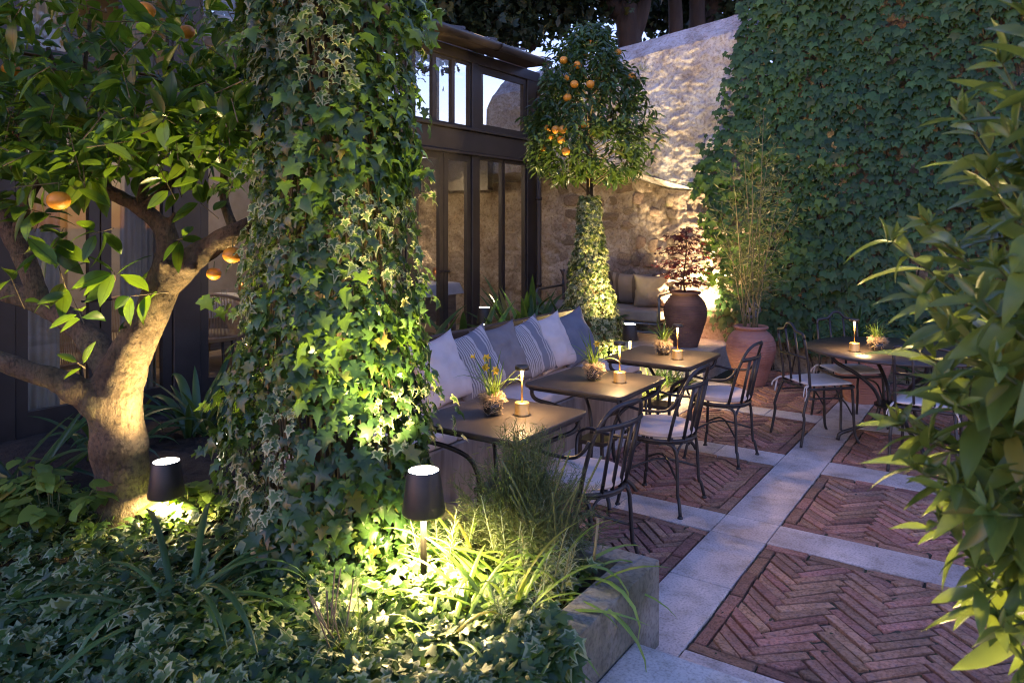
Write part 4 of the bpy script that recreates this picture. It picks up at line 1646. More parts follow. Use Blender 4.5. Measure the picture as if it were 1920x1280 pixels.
def round_pad(loc, rz, label):
    vs = []
    prof = [(0.0, 0.0), (0.16, 0.0), (0.198, 0.006), (0.208, 0.022), (0.203, 0.024), (0.208, 0.028), (0.198, 0.044), (0.15, 0.055), (0.06, 0.053), (0.0, 0.052)]
    mb = MB().lathe(prof, 40)
    mb.v = [(x, y, z + (0.004 * noise.noise((x * 12, y * 12, loc[1] * 3)) if z > 0.03 else 0)) for x, y, z in mb.v]
    o = mb.put('seat_cushion', M['cushion'])
    o.location = (loc[0], loc[1], 0.437)
    o.rotation_euler = (0, 0, rz)
    tag(o, label, 'seat cushion', 'round cushions on the iron armchairs')


for (x, y, a, l1, l2) in ((-1.78, 3.27, 172, 'iron armchair half hidden behind the planter grasses at the nearest table', 'round pink seat cushion half hidden by the planter grasses'),
                          (-1.80, 4.31, 180, 'iron armchair with pale cushion at the middle square table', 'round pink seat cushion on the chair at the middle square table'),
                          (-1.78, 5.38, 178, 'iron armchair at the far square table before the terracotta jar', 'round pink seat cushion on the chair before the terracotta jar')):
    arm_chair((x, y, 0), R(a), l1)
    round_pad((x, y, 0), R(a), l2)


def side_chair(loc, rz, label):
    t = thing('iron_side_chair', label, 'chair', loc, rz, 'iron side chairs at the round table')
    fr = rounded_rect(0.205, 0.205, 0.06)
    MB().tube([(x, y, 0.435) for x, y in fr] + [(fr[0][0], fr[0][1], 0.435)], 0.011, 8, cap=False).put('seat_frame', M['iron'], t)
    for sy in (1, -1):
        p = [(0.18, 0.18 * sy, 0.43), (0.185, 0.182 * sy, 0.36), (0.195, 0.19 * sy, 0.10), (0.21, 0.20 * sy, 0.03), (0.225, 0.205 * sy, 0.0)]
        MB().tube(spline(p, 4), 0.011, 8).put('leg', M['iron'], t)
        p = [(-0.185, 0.18 * sy, 0.44), (-0.22, 0.19 * sy, 0.36), (-0.255, 0.20 * sy, 0.25), (-0.25, 0.20 * sy, 0.21), (-0.265, 0.205 * sy, 0.10), (-0.285, 0.21 * sy, 0.0)]
        MB().tube(spline(p, 4), 0.011, 8).put('leg', M['iron'], t)
        p = [(-0.185, 0.18 * sy, 0.435), (-0.20, 0.18 * sy, 0.60), (-0.235, 0.18 * sy, 0.82)]
        MB().tube(spline(p, 4), 0.011, 8).put('back_upright', M['iron'], t)
    top = [(-0.235, 0.18, 0.82), (-0.24, 0.17, 0.855), (-0.24, 0.12, 0.865), (-0.243, 0.075, 0.875), (-0.248, 0.035, 0.915), (-0.25, 0, 0.925), (-0.248, -0.035, 0.915), (-0.243, -0.075, 0.875), (-0.24, -0.12, 0.865), (-0.24, -0.17, 0.855), (-0.235, -0.18, 0.82)]
    MB().tube(spline(top, 3), 0.011, 8).put('top_rail', M['iron'], t)
    MB().tube([(-0.212, 0.18, 0.67), (-0.212, -0.18, 0.67)], 0.010, 6).put('back_rail', M['iron'], t)
    for y in (0.062, -0.062):
        MB().tube([(-0.245, y, 0.875), (-0.212, y, 0.67), (-0.19, y, 0.435)], 0.0095, 6).put('back_bar', M['iron'], t)
    mb = MB()
    for sy in (1, -1):
        mb.tube(spline([(0.19, 0.185 * sy, 0.2), (0.09, 0.19 * sy, 0.34), (-0.05, 0.19 * sy, 0.36), (-.2, .19 * sy, 0.36)], 4), 0.007, 6)
    mb.put('brace', M['iron'], t)


def square_pad(loc, rz, label):
    n = 16
    vs, fs = [], []
    idx = {}
    for s in (1, 0):
        for j in range(n + 1):
            for i in range(n + 1):
                a, b = 2 * i / n - 1, 2 * j / n - 1
                if s == 0 and (i in (0, n) or j in (0, n)):
                    idx[(s, i, j)] = idx[(1, i, j)]
                    continue
                k = max(0, (1 - abs(a) ** 5) * (1 - abs(b) ** 5)) ** 0.5
                q = 1 - 0.08 * (abs(a * b)) ** 3
                z = 0.016 + (0.016 * k + 0.005 * noise.noise((a * 3 + loc[0], b * 3, loc[1])) * k if s else -0.014 * k)
                for tx, ty in ((-.45, -.45), (.45, -.45), (-.45, .45), (.45, .45)):
                    if s:
                        z -= 0.009 * math.exp(-((a - tx) ** 2 + (b - ty) ** 2) / 0.012)
                idx[(s, i, j)] = len(vs)
                vs.append((0.205 * a * q, 0.205 * b * q, z))
    for s in (1, 0):
        for j in range(n):
            for i in range(n):
                q = [idx[(s, i, j)], idx[(s, i + 1, j)], idx[(s, i + 1, j + 1)], idx[(s, i, j + 1)]]
                fs.append(tuple(q if s else q[::-1]))
    o = MB().add(vs, fs, True).put('seat_cushion', M['whitecushion'])
    o.location = (loc[0], loc[1], 0.447)
    o.rotation_euler = (0, 0, rz)
    tag(o, label, 'seat cushion', 'thin square cushions at the round table')
    for sy in (1, -1):
        mb = MB()
        mb.tube(spline([(-0.20, 0.185 * sy, 0.015), (-0.228, 0.20 * sy, 0.0), (-0.235, 0.21 * sy, -0.05), (-0.25, 0.205 * sy, -0.10)], 4), 0.008, 5, flat=0.4)
        mb.tube(spline([(-0.20, 0.185 * sy, 0.015), (-0.235, 0.19 * sy, 0.005), (-0.262, 0.215 * sy, -0.03), (-0.27, 0.22 * sy, -0.06)], 4), 0.007, 5, flat=0.4)
        mb.put('tie', M['whitecushion'], o)


for (x, y, a, l1, l2) in ((-1.30, 6.29, 46, 'iron side chair left of the round table, its back to the stone strip', 'thin cream cushion tied to the chair left of the round table'),
                          (-1.16, 6.92, -52, 'iron side chair behind the round table before the ribbed jar', 'thin cream cushion on the chair before the ribbed jar'),
                          (-0.50, 5.98, 88, 'iron side chair in front of the round table behind the shrub leaves', 'thin cream cushion on the chair behind the shrub leaves'),
                          (-0.05, 6.75, 196, 'iron side chair on the far right of the round table', 'thin cream cushion on the chair at the far right of the round table')):
    side_chair((x, y, 0), R(a), l1)
    square_pad((x, y, 0), R(a), l2)


# ================================================================== BIG JARS
def jar(loc, H, Rm, m, label, rim=0.155, ribs=22):
    t = thing('terracotta_jar', label, 'terracotta jar', loc, 0, 'big ribbed terracotta jars')
    ctrl = [(0.0, 0.0), (Rm * 0.56, 0.0), (Rm * 0.585, 0.02), (Rm * 0.66, 0.12), (Rm * 0.80, 0.30), (Rm * 0.94, 0.48), (Rm, 0.60), (Rm * 0.985, 0.70), (Rm * 0.90, 0.80), (Rm * 0.76, 0.875), (rim + 0.006, 0.925)]
    body = []
    P_ = ctrl[1:]
    for i in range(160):
        h = i / 159 * 0.925
        for (ra, za), (rb, zb) in zip(P_[:-1], P_[1:]):
            if za <= h <= zb:
                f = (h - za) / (zb - za)
                f = f
                r = ra + (rb - ra) * f
                break
        rbamp = 0.0045 if 0.06 < h < 0.86 else 0.0
        body.append((r + rbamp * (abs(math.sin(h / 0.925 * math.pi * ribs)) - 0.5), h * H))
    # smooth the radius
    rs = [b[0] for b in body]
    body = [(0.0, 0.0)] + body
    body += [(rim, 0.93 * H), (rim + 0.004, 0.945 * H), (rim + 0.022, 0.952 * H), (rim + 0.030, 0.965 * H), (rim + 0.030, 0.985 * H), (rim + 0.020, 1.0 * H), (rim, 1.0 * H), (rim - 0.012, 0.985 * H), (rim - 0.016, 0.93 * H), (rim - 0.01, 0.90 * H)]
    mb = MB().lathe(body, 56)
    mb.put('jar_body', m, t)
    MB().lathe([(0.0, 0.93 * H), (rim - 0.014, 0.925 * H)], 24).put('soil', M['soil'], t)
    return t


jar((-3.17, 8.30, 0.29), 0.64, 0.25, M['darkterracotta'], 'dark brown ribbed jar with red maple on the stone platform', 0.15)
jar((-2.33, 8.02, 0), 0.625, 0.258, M['terracotta'], 'red terracotta ribbed jar with bamboo at the foot of the green wall', 0.15)
jar((-1.22, 7.84, 0), 0.60, 0.26, M['terracotta'], 'terracotta ribbed jar with strap leaves behind the round table', 0.17)

# maple in the dark jar
mp = thing('red_maple', 'small dark red maple tree growing in the dark brown jar', 'maple', (-3.17, 8.30, 0.885))
tr = MB()
tr.tube(spline([(0.0, 0.0, 0.0), (-0.02, 0.0, 0.2), (0.0, 0.02, 0.45), (0.02, 0, 0.8)], 4), lerpl([0.014, 0.012, 0.009, 0.004], 4), 7)
P, N, T, S = [], [], [], []
fwdv = Vector((-ST, CT, 0))
rgt = Vector((CT, ST, 0))
for k in range(34):
    f = k / 34
    h = 0.12 + 0.68 * f
    a = k * 2.4
    h = 0.14 + 0.66 * (int(f * 9) / 9) + random.uniform(-.015, .015)
    r_ = 0.38 * (1 - abs(f - 0.45) * 1.15) + 0.05
    o_ = Vector((math.cos(a), math.sin(a), 0))
    tip = Vector((0, 0, h)) + o_ * r_ * random.uniform(0.6, 1.0) + Vector((0, 0, random.uniform(-.05, .06)))
    if tip.y > 0.33:
        tip.y = 0.33
    tr.tube(spline([(0, 0, h - 0.05), Vector((0, 0, h)).lerp(tip, .5) + Vector((0, 0, .03)), tip], 3), lerpl([0.004, 0.003, 0.0015], 3), 4)
    for q in range(24):
        c = Vector((0, 0, h)).lerp(tip, random.uniform(0.25, 1.1)) + Vector((random.gauss(0, .05), random.gauss(0, .05), random.gauss(0, .014)))
        P.append(c + mp.location)
        N.append((random.gauss(0, .35), random.gauss(0, .35), 1))
        d = o_ + Vector((random.gauss(0, .7), random.gauss(0, .7), -.45))
        T.append(d)
        S.append(random.uniform(0.045, 0.075))
tr.put('trunk', M['darkbark'], mp)
foliage(mp, L_STAR, P, N, T, S, M['maple'], 0)

# bamboo in the red jar
bb = thing('bamboo_plant', 'thin airy bamboo with pale canes growing in the red terracotta jar', 'bamboo', (-2.33, 8.02, 0.575))
P, N, T, S = [], [], [], []
tips = [(1432, 205), (1395, 290), (1468, 330), (1375, 330), (1350, 400), (1410, 250), (1440, 300), (1490, 400), (1380, 420), (1415, 360), (1455, 430), (1360, 470)]
for k, (u, v) in enumerate(tips):
    tip = PD(u, v, 7.9 + random.uniform(-.3, .25)) - bb.location
    b0_ = Vector((random.uniform(-.09, .09), random.uniform(-.09, .09), 0))
    pts = spline([b0_, b0_.lerp(tip, .5) + Vector((0, 0, .12)), tip], 8)
    MB().tube(pts, lerpl([0.007, 0.006, 0.0018], 8), 6).put('cane', M['cane'], bb)
    br = MB()
    for i, p in enumerate(pts[3:]):
        for s in (0, 1):
            a = random.uniform(0, 6.28)
            L_ = random.uniform(0.12, 0.30) * (1.15 - i / len(pts) * 0.6)
            q = p + Vector((math.cos(a) * L_, math.sin(a) * L_ * .7, random.uniform(0.02, 0.16)))
            if (q + bb.location).y > 8.85:
                q.y = 8.85 - bb.location.y
            br.tube([p, p.lerp(q, .6) + Vector((0, 0, .01)), q], 0.0013, 3, cap=False)
            for w_ in range(5):
                c = p.lerp(q, random.uniform(0.2, 1.05))
                P.append(c + bb.location)
                d = (q - p).normalized() + Vector((random.gauss(0, .6), random.gauss(0, .6), random.gauss(-.1, .5)))
                T.append(d)
                N.append((random.gauss(0, 1), random.gauss(0, 1), random.gauss(0.4, .6)))
                S.append(random.uniform(0.05, 0.10))
    br.put('branches', M['cane'], bb, kind='stuff')
foliage(bb, L_THIN, P, N, T, S, M['bamboo'], 0)

# ================================================================== SOFA BY THE END WALL
sofa = thing('garden_sofa', 'low steel framed garden sofa with cushions against the end wall', 'sofa', (-4.30, 8.55, 0.29))
mb = MB()
for sx in (-0.85, 0.85):
    mb.tube([(sx, -0.36, 0.0), (sx, -0.36, 0.55), (sx, -0.33, 0.575), (sx, 0.30, 0.585), (sx, 0.33, 0.60), (sx, 0.36, 0.80)], 0.017, 8)
    mb.tube([(sx, 0.33, 0.0), (sx, 0.34, 0.6)], 0.017, 8)
    mb.tube([(sx, -0.36, 0.24), (sx, 0.33, 0.24)], 0.013, 8)
    mb.tube([(sx, -0.36, 0.10), (sx, 0.33, 0.10)], 0.010, 8)
mb.tube([(-.85, -.36, 0.24), (.85, -.36, 0.24)], 0.015, 8)
mb.tube([(-.85, -.36, 0.14), (.85, -.36, 0.14)], 0.010, 8)
mb.tube([(-.85, .34, 0.72), (.85, .34, 0.72)], 0.015, 8)
mb.put('frame', M['sofaframe'], sofa)
for k in range(9):
    MB().box(-.8 + k * .2 - .03, -.8 + k * .2 + .03, -.35, .33, 0.244, 0.256).put('slat', M['sofaframe'], sofa)
for a, b, l in ((-.83, -.005, 'thick beige seat pad on the left half of the garden sofa'), (.005, .83, 'thick beige seat pad on the right half of the garden sofa')):
    me = MB().box(a, b, -0.38, 0.30, 0.26, 0.40).mesh('seat_pad')
    bevel_mesh(me, 0.04, 4)
    me.polygons.foreach_set('use_smooth', [True] * len(me.polygons))
    o = link('seat_pad', me, M['sofapad'])
    o.location = sofa.location
    tag(o, l, 'cushion', 'seat pads on the garden sofa')
for x, w_, mm, rz, y, l in ((-.42, .74, 'sofastripe', 90, .17, 'wide brown striped back cushion at the left end of the garden sofa'), (.30, .72, 'sofastripe', 88, .17, 'wide brown striped back cushion at the right end of the garden sofa'), (.62, .46, 'sofapad', 68, -.03, 'plain beige pillow leaning on the right arm of the garden sofa')):
    me = pillow_mesh(w_, 0.44, 0.20, x * 3)
    me.materials.append(M[mm])
    o = link('pillow', me)
    o.location = sofa.location + Vector((x, y, 0.60))
    o.rotation_euler = (0, R(12), R(-rz))
    tag(o, l, 'pillow', 'pillows on the garden sofa')

# outlet box and hose on the wall
o = thing('outlet_box', 'grey outlet box with a pipe on the wall beside the red jar', 'outlet box', (-2.78, 8.93, 0.72))
me = MB().box(-.045, .045, -.05, .05, -.07, .07).mesh('box')
bevel_mesh(me, 0.008, 2)
link('box', me, M['plastic'], o)
MB().tube([(0, 0, 0.07), (0, 0.0, 0.18), (-.03, 0, 0.24)], 0.012, 6).put('pipe', M['frame'], o)
hs = MB()
for k in range(5):
    r_ = 0.075 + 0.010 * k
    hs.tube([(r_ * math.cos(a), 0.012 * k - .03, r_ * math.sin(a)) for a in [2 * math.pi * i / 20 for i in range(21)]], 0.010, 6, cap=False)
hs.tube([(0, 0.05, 0), (0, -0.05, 0)], 0.03, 10)
o = hs.put('garden_hose', M['hose'])
o.location = (-2.58, 8.84, 0.70)
tag(o, 'coiled grey garden hose hanging on the wall behind the red jar', 'hose')


# ================================================================== GARDEN LAMPS
def bollard(loc, top, label, up=6.0, down=7.0, spread=165):
    """head with a glowing lens above and below, on a stake"""
    h = top - loc[2]
    t = thing('garden_lamp', label, 'garden lamp', loc, 0, 'black garden lamps on stakes')
    MB().tube([(0, 0, -0.05), (0, 0, h - 0.15)], 0.0125, 10).put('stake', M['stake'], t)
    MB().lathe([(0.0, h - 0.150), (0.055, h - 0.150), (0.056, h - 0.162), (0.081, h - 0.165), (0.083, h - 0.158), (0.0625, h - 0.004), (0.060, h), (0.0585, h), (0.0585, h - 0.006), (0.0, h - 0.006)], 36).put('lamp_head', M['black'], t)
    MB().lathe([(0.0, h - 0.0035), (0.057, h - 0.0035)], 28).put('lens', M['bulb'], t)
    MB().lathe([(0.032, h - 0.1525), (0.052, h - 0.1525)], 24).put('lower_lens', M['bulb'], t)
    area_light('lamp_up_light', t, (0, 0, h + 0.001), R(180), up, 0.10, WARMW, spread)
    for k in range(3):
        a = k * 2.094 + .5
        area_light('lamp_down_light', t, (0.042 * math.cos(a), 0.042 * math.sin(a), h - 0.156), 0, down / 3, 0.025, WARMW, 168)
    return t


bollard((-1.865, 2.157, 0.27), 0.768, 'black garden lamp glowing at the right side of the ivy column', 11, 6, 155)
bollard((-3.30, 1.98, 0.24), 0.594, 'black garden lamp glowing beside the orange tree trunk', 4.2, 2.6, 130)
bollard((-4.60, 6.29, 0.22), 0.84, 'black garden lamp glowing behind the bench pillows', 0.4, 10)
bollard((-3.22, 6.90, 0.02), 0.70, 'black garden lamp glowing at the foot of the clipped orange tree', 17, 10, 175)

# uplight behind the dark jar, washing the wall
ul = thing('wall_uplight', 'small lit uplight on the stone platform behind the dark brown jar', 'uplight', (-3.28, 8.68, 0.29))
MB().lathe([(0.05, 0.0), (0.05, 0.05), (0.042, 0.05), (0.042, 0.04), (0.0, 0.04)], 20).put('housing', M['black'], ul)
MB().lathe([(0.0, 0.042), (0.041, 0.042)], 20).put('lens', M['bulb'], ul)
lo = area_light('uplight_light', ul, (0, 0, 0.055), R(180 + 5), 20, 0.08, WARM, 120)

# ================================================================== ORANGE TREE (near)
ot = thing('orange_tree', 'old orange tree with forked lit trunk and fruits left of the ivy column', 'orange tree', PZ(243, 990, 0.24))
off = ot.location


def limb(mb, pts, n=8, seg=18, k=0.14):
    P_ = [PD(u, v, d) - off for u, v, d, r in pts]
    rad = [r * d / FPX for u, v, d, r in pts]
    sp, rr_ = spline(P_, n), lerpl(rad, n)
    rr_ = [r * (1 + k * noise.noise(p * 6 + Vector((r * 90, 0, 0)))) for p, r in zip(sp, rr_)]
    mb.tube(sp, rr_, seg)
    return sp


tb = MB()
thin = MB()
limb(tb, [(246, 1015, 3.6, 66), (240, 960, 3.6, 52), (232, 900, 3.6, 47), (220, 810, 3.6, 51), (217, 745, 3.6, 50), (232, 690, 3.6, 42), (262, 630, 3.58, 34), (292, 570, 3.56, 31), (318, 505, 3.55, 29)])
limb(tb, [(305, 530, 3.56, 30), (316, 470, 3.55, 23), (305, 425, 3.56, 18), (262, 390, 3.6, 15), (210, 362, 3.65, 14), (150, 340, 3.7, 10), (80, 300, 3.75, 8), (20, 240, 3.8, 5)])
limb(tb, [(320, 525, 3.55, 28), (358, 488, 3.52, 24), (400, 460, 3.5, 21), (440, 435, 3.5, 19), (500, 400, 3.6, 15), (540, 330, 3.7, 10)])
limb(tb, [(222, 730, 3.66, 32), (190, 665, 3.72, 27), (150, 615, 3.78, 23), (100, 582, 3.82, 20), (40, 555, 3.85, 18), (-20, 535, 3.9, 18), (-110, 480, 4.0, 14)])
limb(tb, [(236, 800, 3.62, 30), (200, 766, 3.56, 36), (165, 743, 3.52, 29), (110, 714, 3.48, 22), (50, 694, 3.46, 20), (-20, 668, 3.44, 19), (-110, 620, 3.4, 16)])
limb(tb, [(75, 560, 3.83, 18), (48, 490, 3.85, 20), (20, 430, 3.9, 20), (-15, 360, 4.0, 14), (-40, 260, 4.0, 8)])
limb(thin, [(262, 392, 3.6, 10), (275, 330, 3.62, 8), (290, 280, 3.65, 6), (310, 200, 3.7, 5), (320, 100, 3.7, 3)])
limb(thin, [(270, 388, 3.6, 10), (320, 345, 3.6, 7), (360, 300, 3.6, 6), (395, 220, 3.6, 4), (410, 130, 3.65, 3)])
limb(thin, [(205, 362, 3.65, 10), (180, 300, 3.7, 8), (150, 230, 3.75, 6), (160, 120, 3.8, 4), (170, 20, 3.8, 3)])
limb(thin, [(30, 440, 3.9, 12), (60, 360, 3.7, 9), (100, 300, 3.6, 7), (120, 200, 3.5, 5), (90, 90, 3.5, 4)])
limb(thin, [(440, 436, 3.5, 10), (420, 370, 3.6, 8), (425, 280, 3.6, 6), (440, 180, 3.6, 4)])
# cut stubs
for (u, v, d, du, dv, dd, r) in ((312, 505, 3.53, -4, -14, -.10, 17), (352, 505, 3.5, 8, -4, -.10, 16), (318, 420, 3.55, 10, -24, 0, 9)):
    a, b = PD(u, v, d) - off, PD(u + du, v + dv, d + dd) - off
    tb.tube([a, a.lerp(b, .6), b], [r * d / FPX * .9, r * d / FPX * .62, r * d / FPX * .45], 10)
tmp = bpy.data.objects.new('trunk', tb.mesh('trunk'))
C.objects.link(tmp)
md = tmp.modifiers.new('remesh', 'REMESH')
md.mode = 'VOXEL'
md.voxel_size = 0.011
md = tmp.modifiers.new('smooth', 'SMOOTH')
md.factor = 0.6
md.iterations = 5
bpy.context.view_layer.update()
fm = bpy.data.meshes.new_from_object(tmp.evaluated_get(bpy.context.evaluated_depsgraph_get()))
bpy.data.objects.remove(tmp)
tb = MB()
tb.v = [tuple(v.co) for v in fm.vertices]
tb.f = [tuple(p.vertices) for p in fm.polygons]
tb.s = [True] * len(tb.f)
thin.put('branches', M['bark'], ot)
tb.v = [tuple(Vector(p) + noise.noise_vector(Vector(p) * 9) * .007 + noise.noise_vector(Vector(p) * 28) * .0035) for p in tb.v]
tb.put('trunk', M['bark'], ot)

P, N, T, S = [], [], [], []
tw = MB()


def sprig(c, dirv, nleaf, L, lo=0.6):
    """a twig with leaves hanging round its end"""
    c = Vector(c)
    dirv = Vector(dirv).normalized()
    b = c - dirv * random.uniform(0.10, 0.22)
    tw.tube([b - off, c - off], [0.0030, 0.0016], 4, cap=False)
    for k in range(nleaf):
        t = random.uniform(0.15, 1.05)
        p = b.lerp(c, t)
        a = random.uniform(0, 2 * math.pi)
        side = dirv.orthogonal().normalized()
        side = (side * math.cos(a) + dirv.cross(side) * math.sin(a))
        d = (dirv * random.uniform(0.2, 0.7) + side + Vector((0, 0, -0.45)))
        n_ = Vector((random.gauss(0, .5), random.gauss(0, .5), 1.0)) - Vector((-ST, CT, 0)) * random.uniform(0.0, 0.9)
        P.append(p + side * 0.012)
        T.append(d)
        N.append(n_)
        S.append(L * random.uniform(lo, 1.15))


# the low sprigs one sees singly
for (u, v, d, n_, L_) in ((95, 470, 3.35, 7, .17), (170, 440, 3.3, 5, .15), (110, 500, 3.3, 6, .16), (130, 545, 3.3, 5, .15), (215, 510, 3.35, 7, .15), (245, 555, 3.35, 6, .14),
                          (170, 330, 3.2, 8, .17), (215, 290, 3.25, 7, .16), (60, 300, 3.2, 6, .18), (45, 390, 3.3, 5, .16), (20, 480, 3.3, 4, .14), (270, 250, 3.3, 8, .16), (340, 220, 3.3, 9, .16),
                          (360, 310, 3.3, 7, .15), (330, 450, 3.5, 6, .13), (375, 380, 3.5, 6, .13), (300, 470, 3.7, 5, .13), (145, 680, 3.35, 3, .11), (20, 520, 3.3, 4, .13), (250, 600, 3.6, 4, .13)):
    sprig(PD(u, v, d), Vector((random.uniform(-.5, .5), random.uniform(-.5, .2), random.uniform(-.3, .6))), n_, L_, .75)
for k in range(540):
    u = random.uniform(-180, 470)
    v = random.uniform(-260, 330) if k % 3 else random.uniform(120, 400)
    d = random.uniform(3.0, 4.5)
    if u > 330 and v > 300:
        continue
    if v > 300 and random.random() < .5:
        continue
    sprig(PD(u, v, d), Vector((random.uniform(-.7, .7), random.uniform(-.7, .5), random.uniform(-.2, .9))), random.randint(6, 9), random.uniform(.105, .155))
for k in range(170):                      # the crown goes on unseen above the frame, added to shade the bed
    X_, Y_ = random.uniform(-2.9, -0.3), random.uniform(0.2, 3.4)
    sprig(W(X_, Y_, random.uniform(1.95, 3.1) + Y_ * .31), Vector((random.uniform(-.7, .7), random.uniform(-.7, .5), random.uniform(-.2, .9))), 8, .15)
o = tw.put('twigs', M['twig'], ot)
o['kind'] = 'stuff'
ppx = [((p.x * CT + p.y * ST) / max(.1, depth(p)) * FPX + 960) for p in P]
foliage(ot, L_CITRUS, [tuple(p) for p in P], [tuple(n_) for n_ in N], [tuple(t) for t in T], S, M['citrus'], 300,
        score=[s / depth(p) - (0 if -20 < u < 460 and p.z < 2.75 else 1) for p, s, u in zip(P, S, ppx)])


def fruit(u, v, d, r, root, sq=0.93):
    c = PD(u, v, d) - root.location
    bm = bmesh.new()
    bmesh.ops.create_icosphere(bm, subdivisions=3, radius=r)
    for vv in bm.verts:
        vv.co *= 1 + 0.03 * noise.noise(vv.co * 30 + c)
        vv.co.z *= sq
        if vv.co.z > 0:
            vv.co.z -= 0.10 * r * math.exp(-(vv.co.x ** 2 + vv.co.y ** 2) / (0.06 * r * r))
    me = bpy.data.meshes.new('orange')
    bm.to_mesh(me)
    bm.free()
    me.polygons.foreach_set('use_smooth', [True] * len(me.polygons))
    link('orange', me, M['orange'], root, loc=c)
    MB().tube([(0, 0, r * .8), (0.004, 0, r * 1.7)], 0.0022, 5).put('fruit_stalk', M['greentwig'], root, loc=c)


for u, v, d, r in ((110, 376, 3.1, .046), (272, 20, 3.1, .042), (436, 478, 3.4, .044), (401, 513, 3.5, .034), (20, 130, 3.6, .04), (350, 60, 3.7, .04)):
    fruit(u, v, d, r, ot, 0.86)

# ================================================================== IVY COLUMN
ICX, ICY = -2.50, 2.27
ic = thing('ivy_column', 'tall column smothered in variegated ivy in the middle foreground', 'ivy column', (ICX, ICY, 0.24))
MB().tube([(0, 0, -.1), (0, 0, 4.6)], 0.10, 12).put('pillar', M['darkbark'], ic)


def colr(z):
    # radius by height
    for (za, ra), (zb, rb) in zip([(0.0, .42), (.35, .42), (.62, .43), (.85, .44), (1.2, .39), (1.7, .345), (2.3, .36), (2.7, .39), (5, .45)][:-1], [(.35, .42), (.62, .43), (.85, .44), (1.2, .39), (1.7, .345), (2.3, .36), (2.7, .39), (5, .45)]):
        if za <= z <= zb:
            return ra + (rb - ra) * (z - za) / (zb - za)
    return .45


P, N, T, S = [], [], [], []
for k in range(12000):
    z = random.uniform(0.2, 3.7)
    a = random.uniform(0, 2 * math.pi)
    o_ = Vector((math.cos(a), math.sin(a), 0))
    lump = 0.075 * noise.fractal((o_.x * 1.6 + 3, o_.y * 1.6, z * 1.5), 1, 2, 3)
    strand = 0.03 * noise.noise((a * 5, z * 0.7, 5))
    inner = random.random() < 0.30
    r_ = colr(z) + lump + strand - (random.uniform(0.05, 0.14) if inner else random.uniform(0.0, 0.05))
    P.append((ICX + o_.x * r_, ICY + o_.y * r_, z))
    til = random.uniform(0.1, 0.9)
    N.append((o_.x + random.gauss(0, .35), o_.y + random.gauss(0, .35), til))
    T.append((o_.x * .35 + random.gauss(0, .38), o_.y * .35 + random.gauss(0, .38), -1))
    S.append(random.choice((.032, .038, .045, .05, .06, .075)) * random.uniform(.85, 1.1) * (1 if not inner else .85))
# hanging and reaching shoots
for k in range(70):
    a = random.uniform(0, 2 * math.pi)
    z0 = random.uniform(0.7, 3.0)
    o_ = Vector((math.cos(a), math.sin(a), 0))
    p = Vector((ICX, ICY, z0)) + o_ * (colr(z0) + .02)
    for q in range(random.randint(4, 9)):
        p = p + o_ * random.uniform(-.005, .028) + Vector((random.gauss(0, .012), random.gauss(0, .012), -random.uniform(.02, .05)))
        P.append(tuple(p))
        N.append((o_.x + random.gauss(0, .4), o_.y + random.gauss(0, .4), .5))
        T.append((o_.x * .5 + random.gauss(0, .4), o_.y * .5 + random.gauss(0, .4), -1))
        S.append(random.uniform(.04, .075))
# spray reaching towards the trunk of the orange tree
for (u0, v0, u1, v1) in ((470, 590, 380, 560), (470, 700, 380, 760), (450, 800, 375, 850), (470, 330, 400, 350), (480, 150, 395, 110), (470, 60, 370, 20), (760, 280, 800, 330), (750, 30, 830, 10)):
    for q in range(16):
        f = q / 15
        p = PD(u0 + (u1 - u0) * f, v0 + (v1 - v0) * f + random.uniform(-12, 12), 3.2 + random.uniform(-.05, .05))
        P.append(tuple(p))
        N.append((random.gauss(0, .5), -.6 + random.gauss(0, .4), .8))
        T.append((random.gauss(-.3, .5), random.gauss(-.3, .5), -.7))
        S.append(random.uniform(.035, .065))
P, N, T, S = (np.array(q, float) for q in (P, N, T, S))
var = np.array([noise.noise((p[0] * 3.2, p[1] * 3.2, p[2] * 2.1)) > 0.08 for p in P])
S[var] *= 0.82
S[~var] *= 1.12
sc_ = [s / max(.3, depth(p)) if p[2] < 2.7 else 0 for p, s in zip(P[~var], S[~var])]
foliage(ic, L_IVY, P[~var], N[~var], T[~var], S[~var], M['ivyplain'], 300, score=sc_)
foliage(ic, L_IVY, P[var], N[var], T[var], S[var], M['ivy'], 0, massname='variegated_foliage')
sm = MB()
for k in range(40):
    a = random.uniform(0, 6.28)
    pts = []
    z = 0.0
    while z < 3.6:
        r_ = colr(z) - .15
        pts.append((math.cos(a) * r_, math.sin(a) * r_, z))
        a += random.uniform(-.18, .18)
        z += 0.3
    sm.tube(pts, 0.006, 5, cap=False)
sm.put('stems', M['twig'], ic)

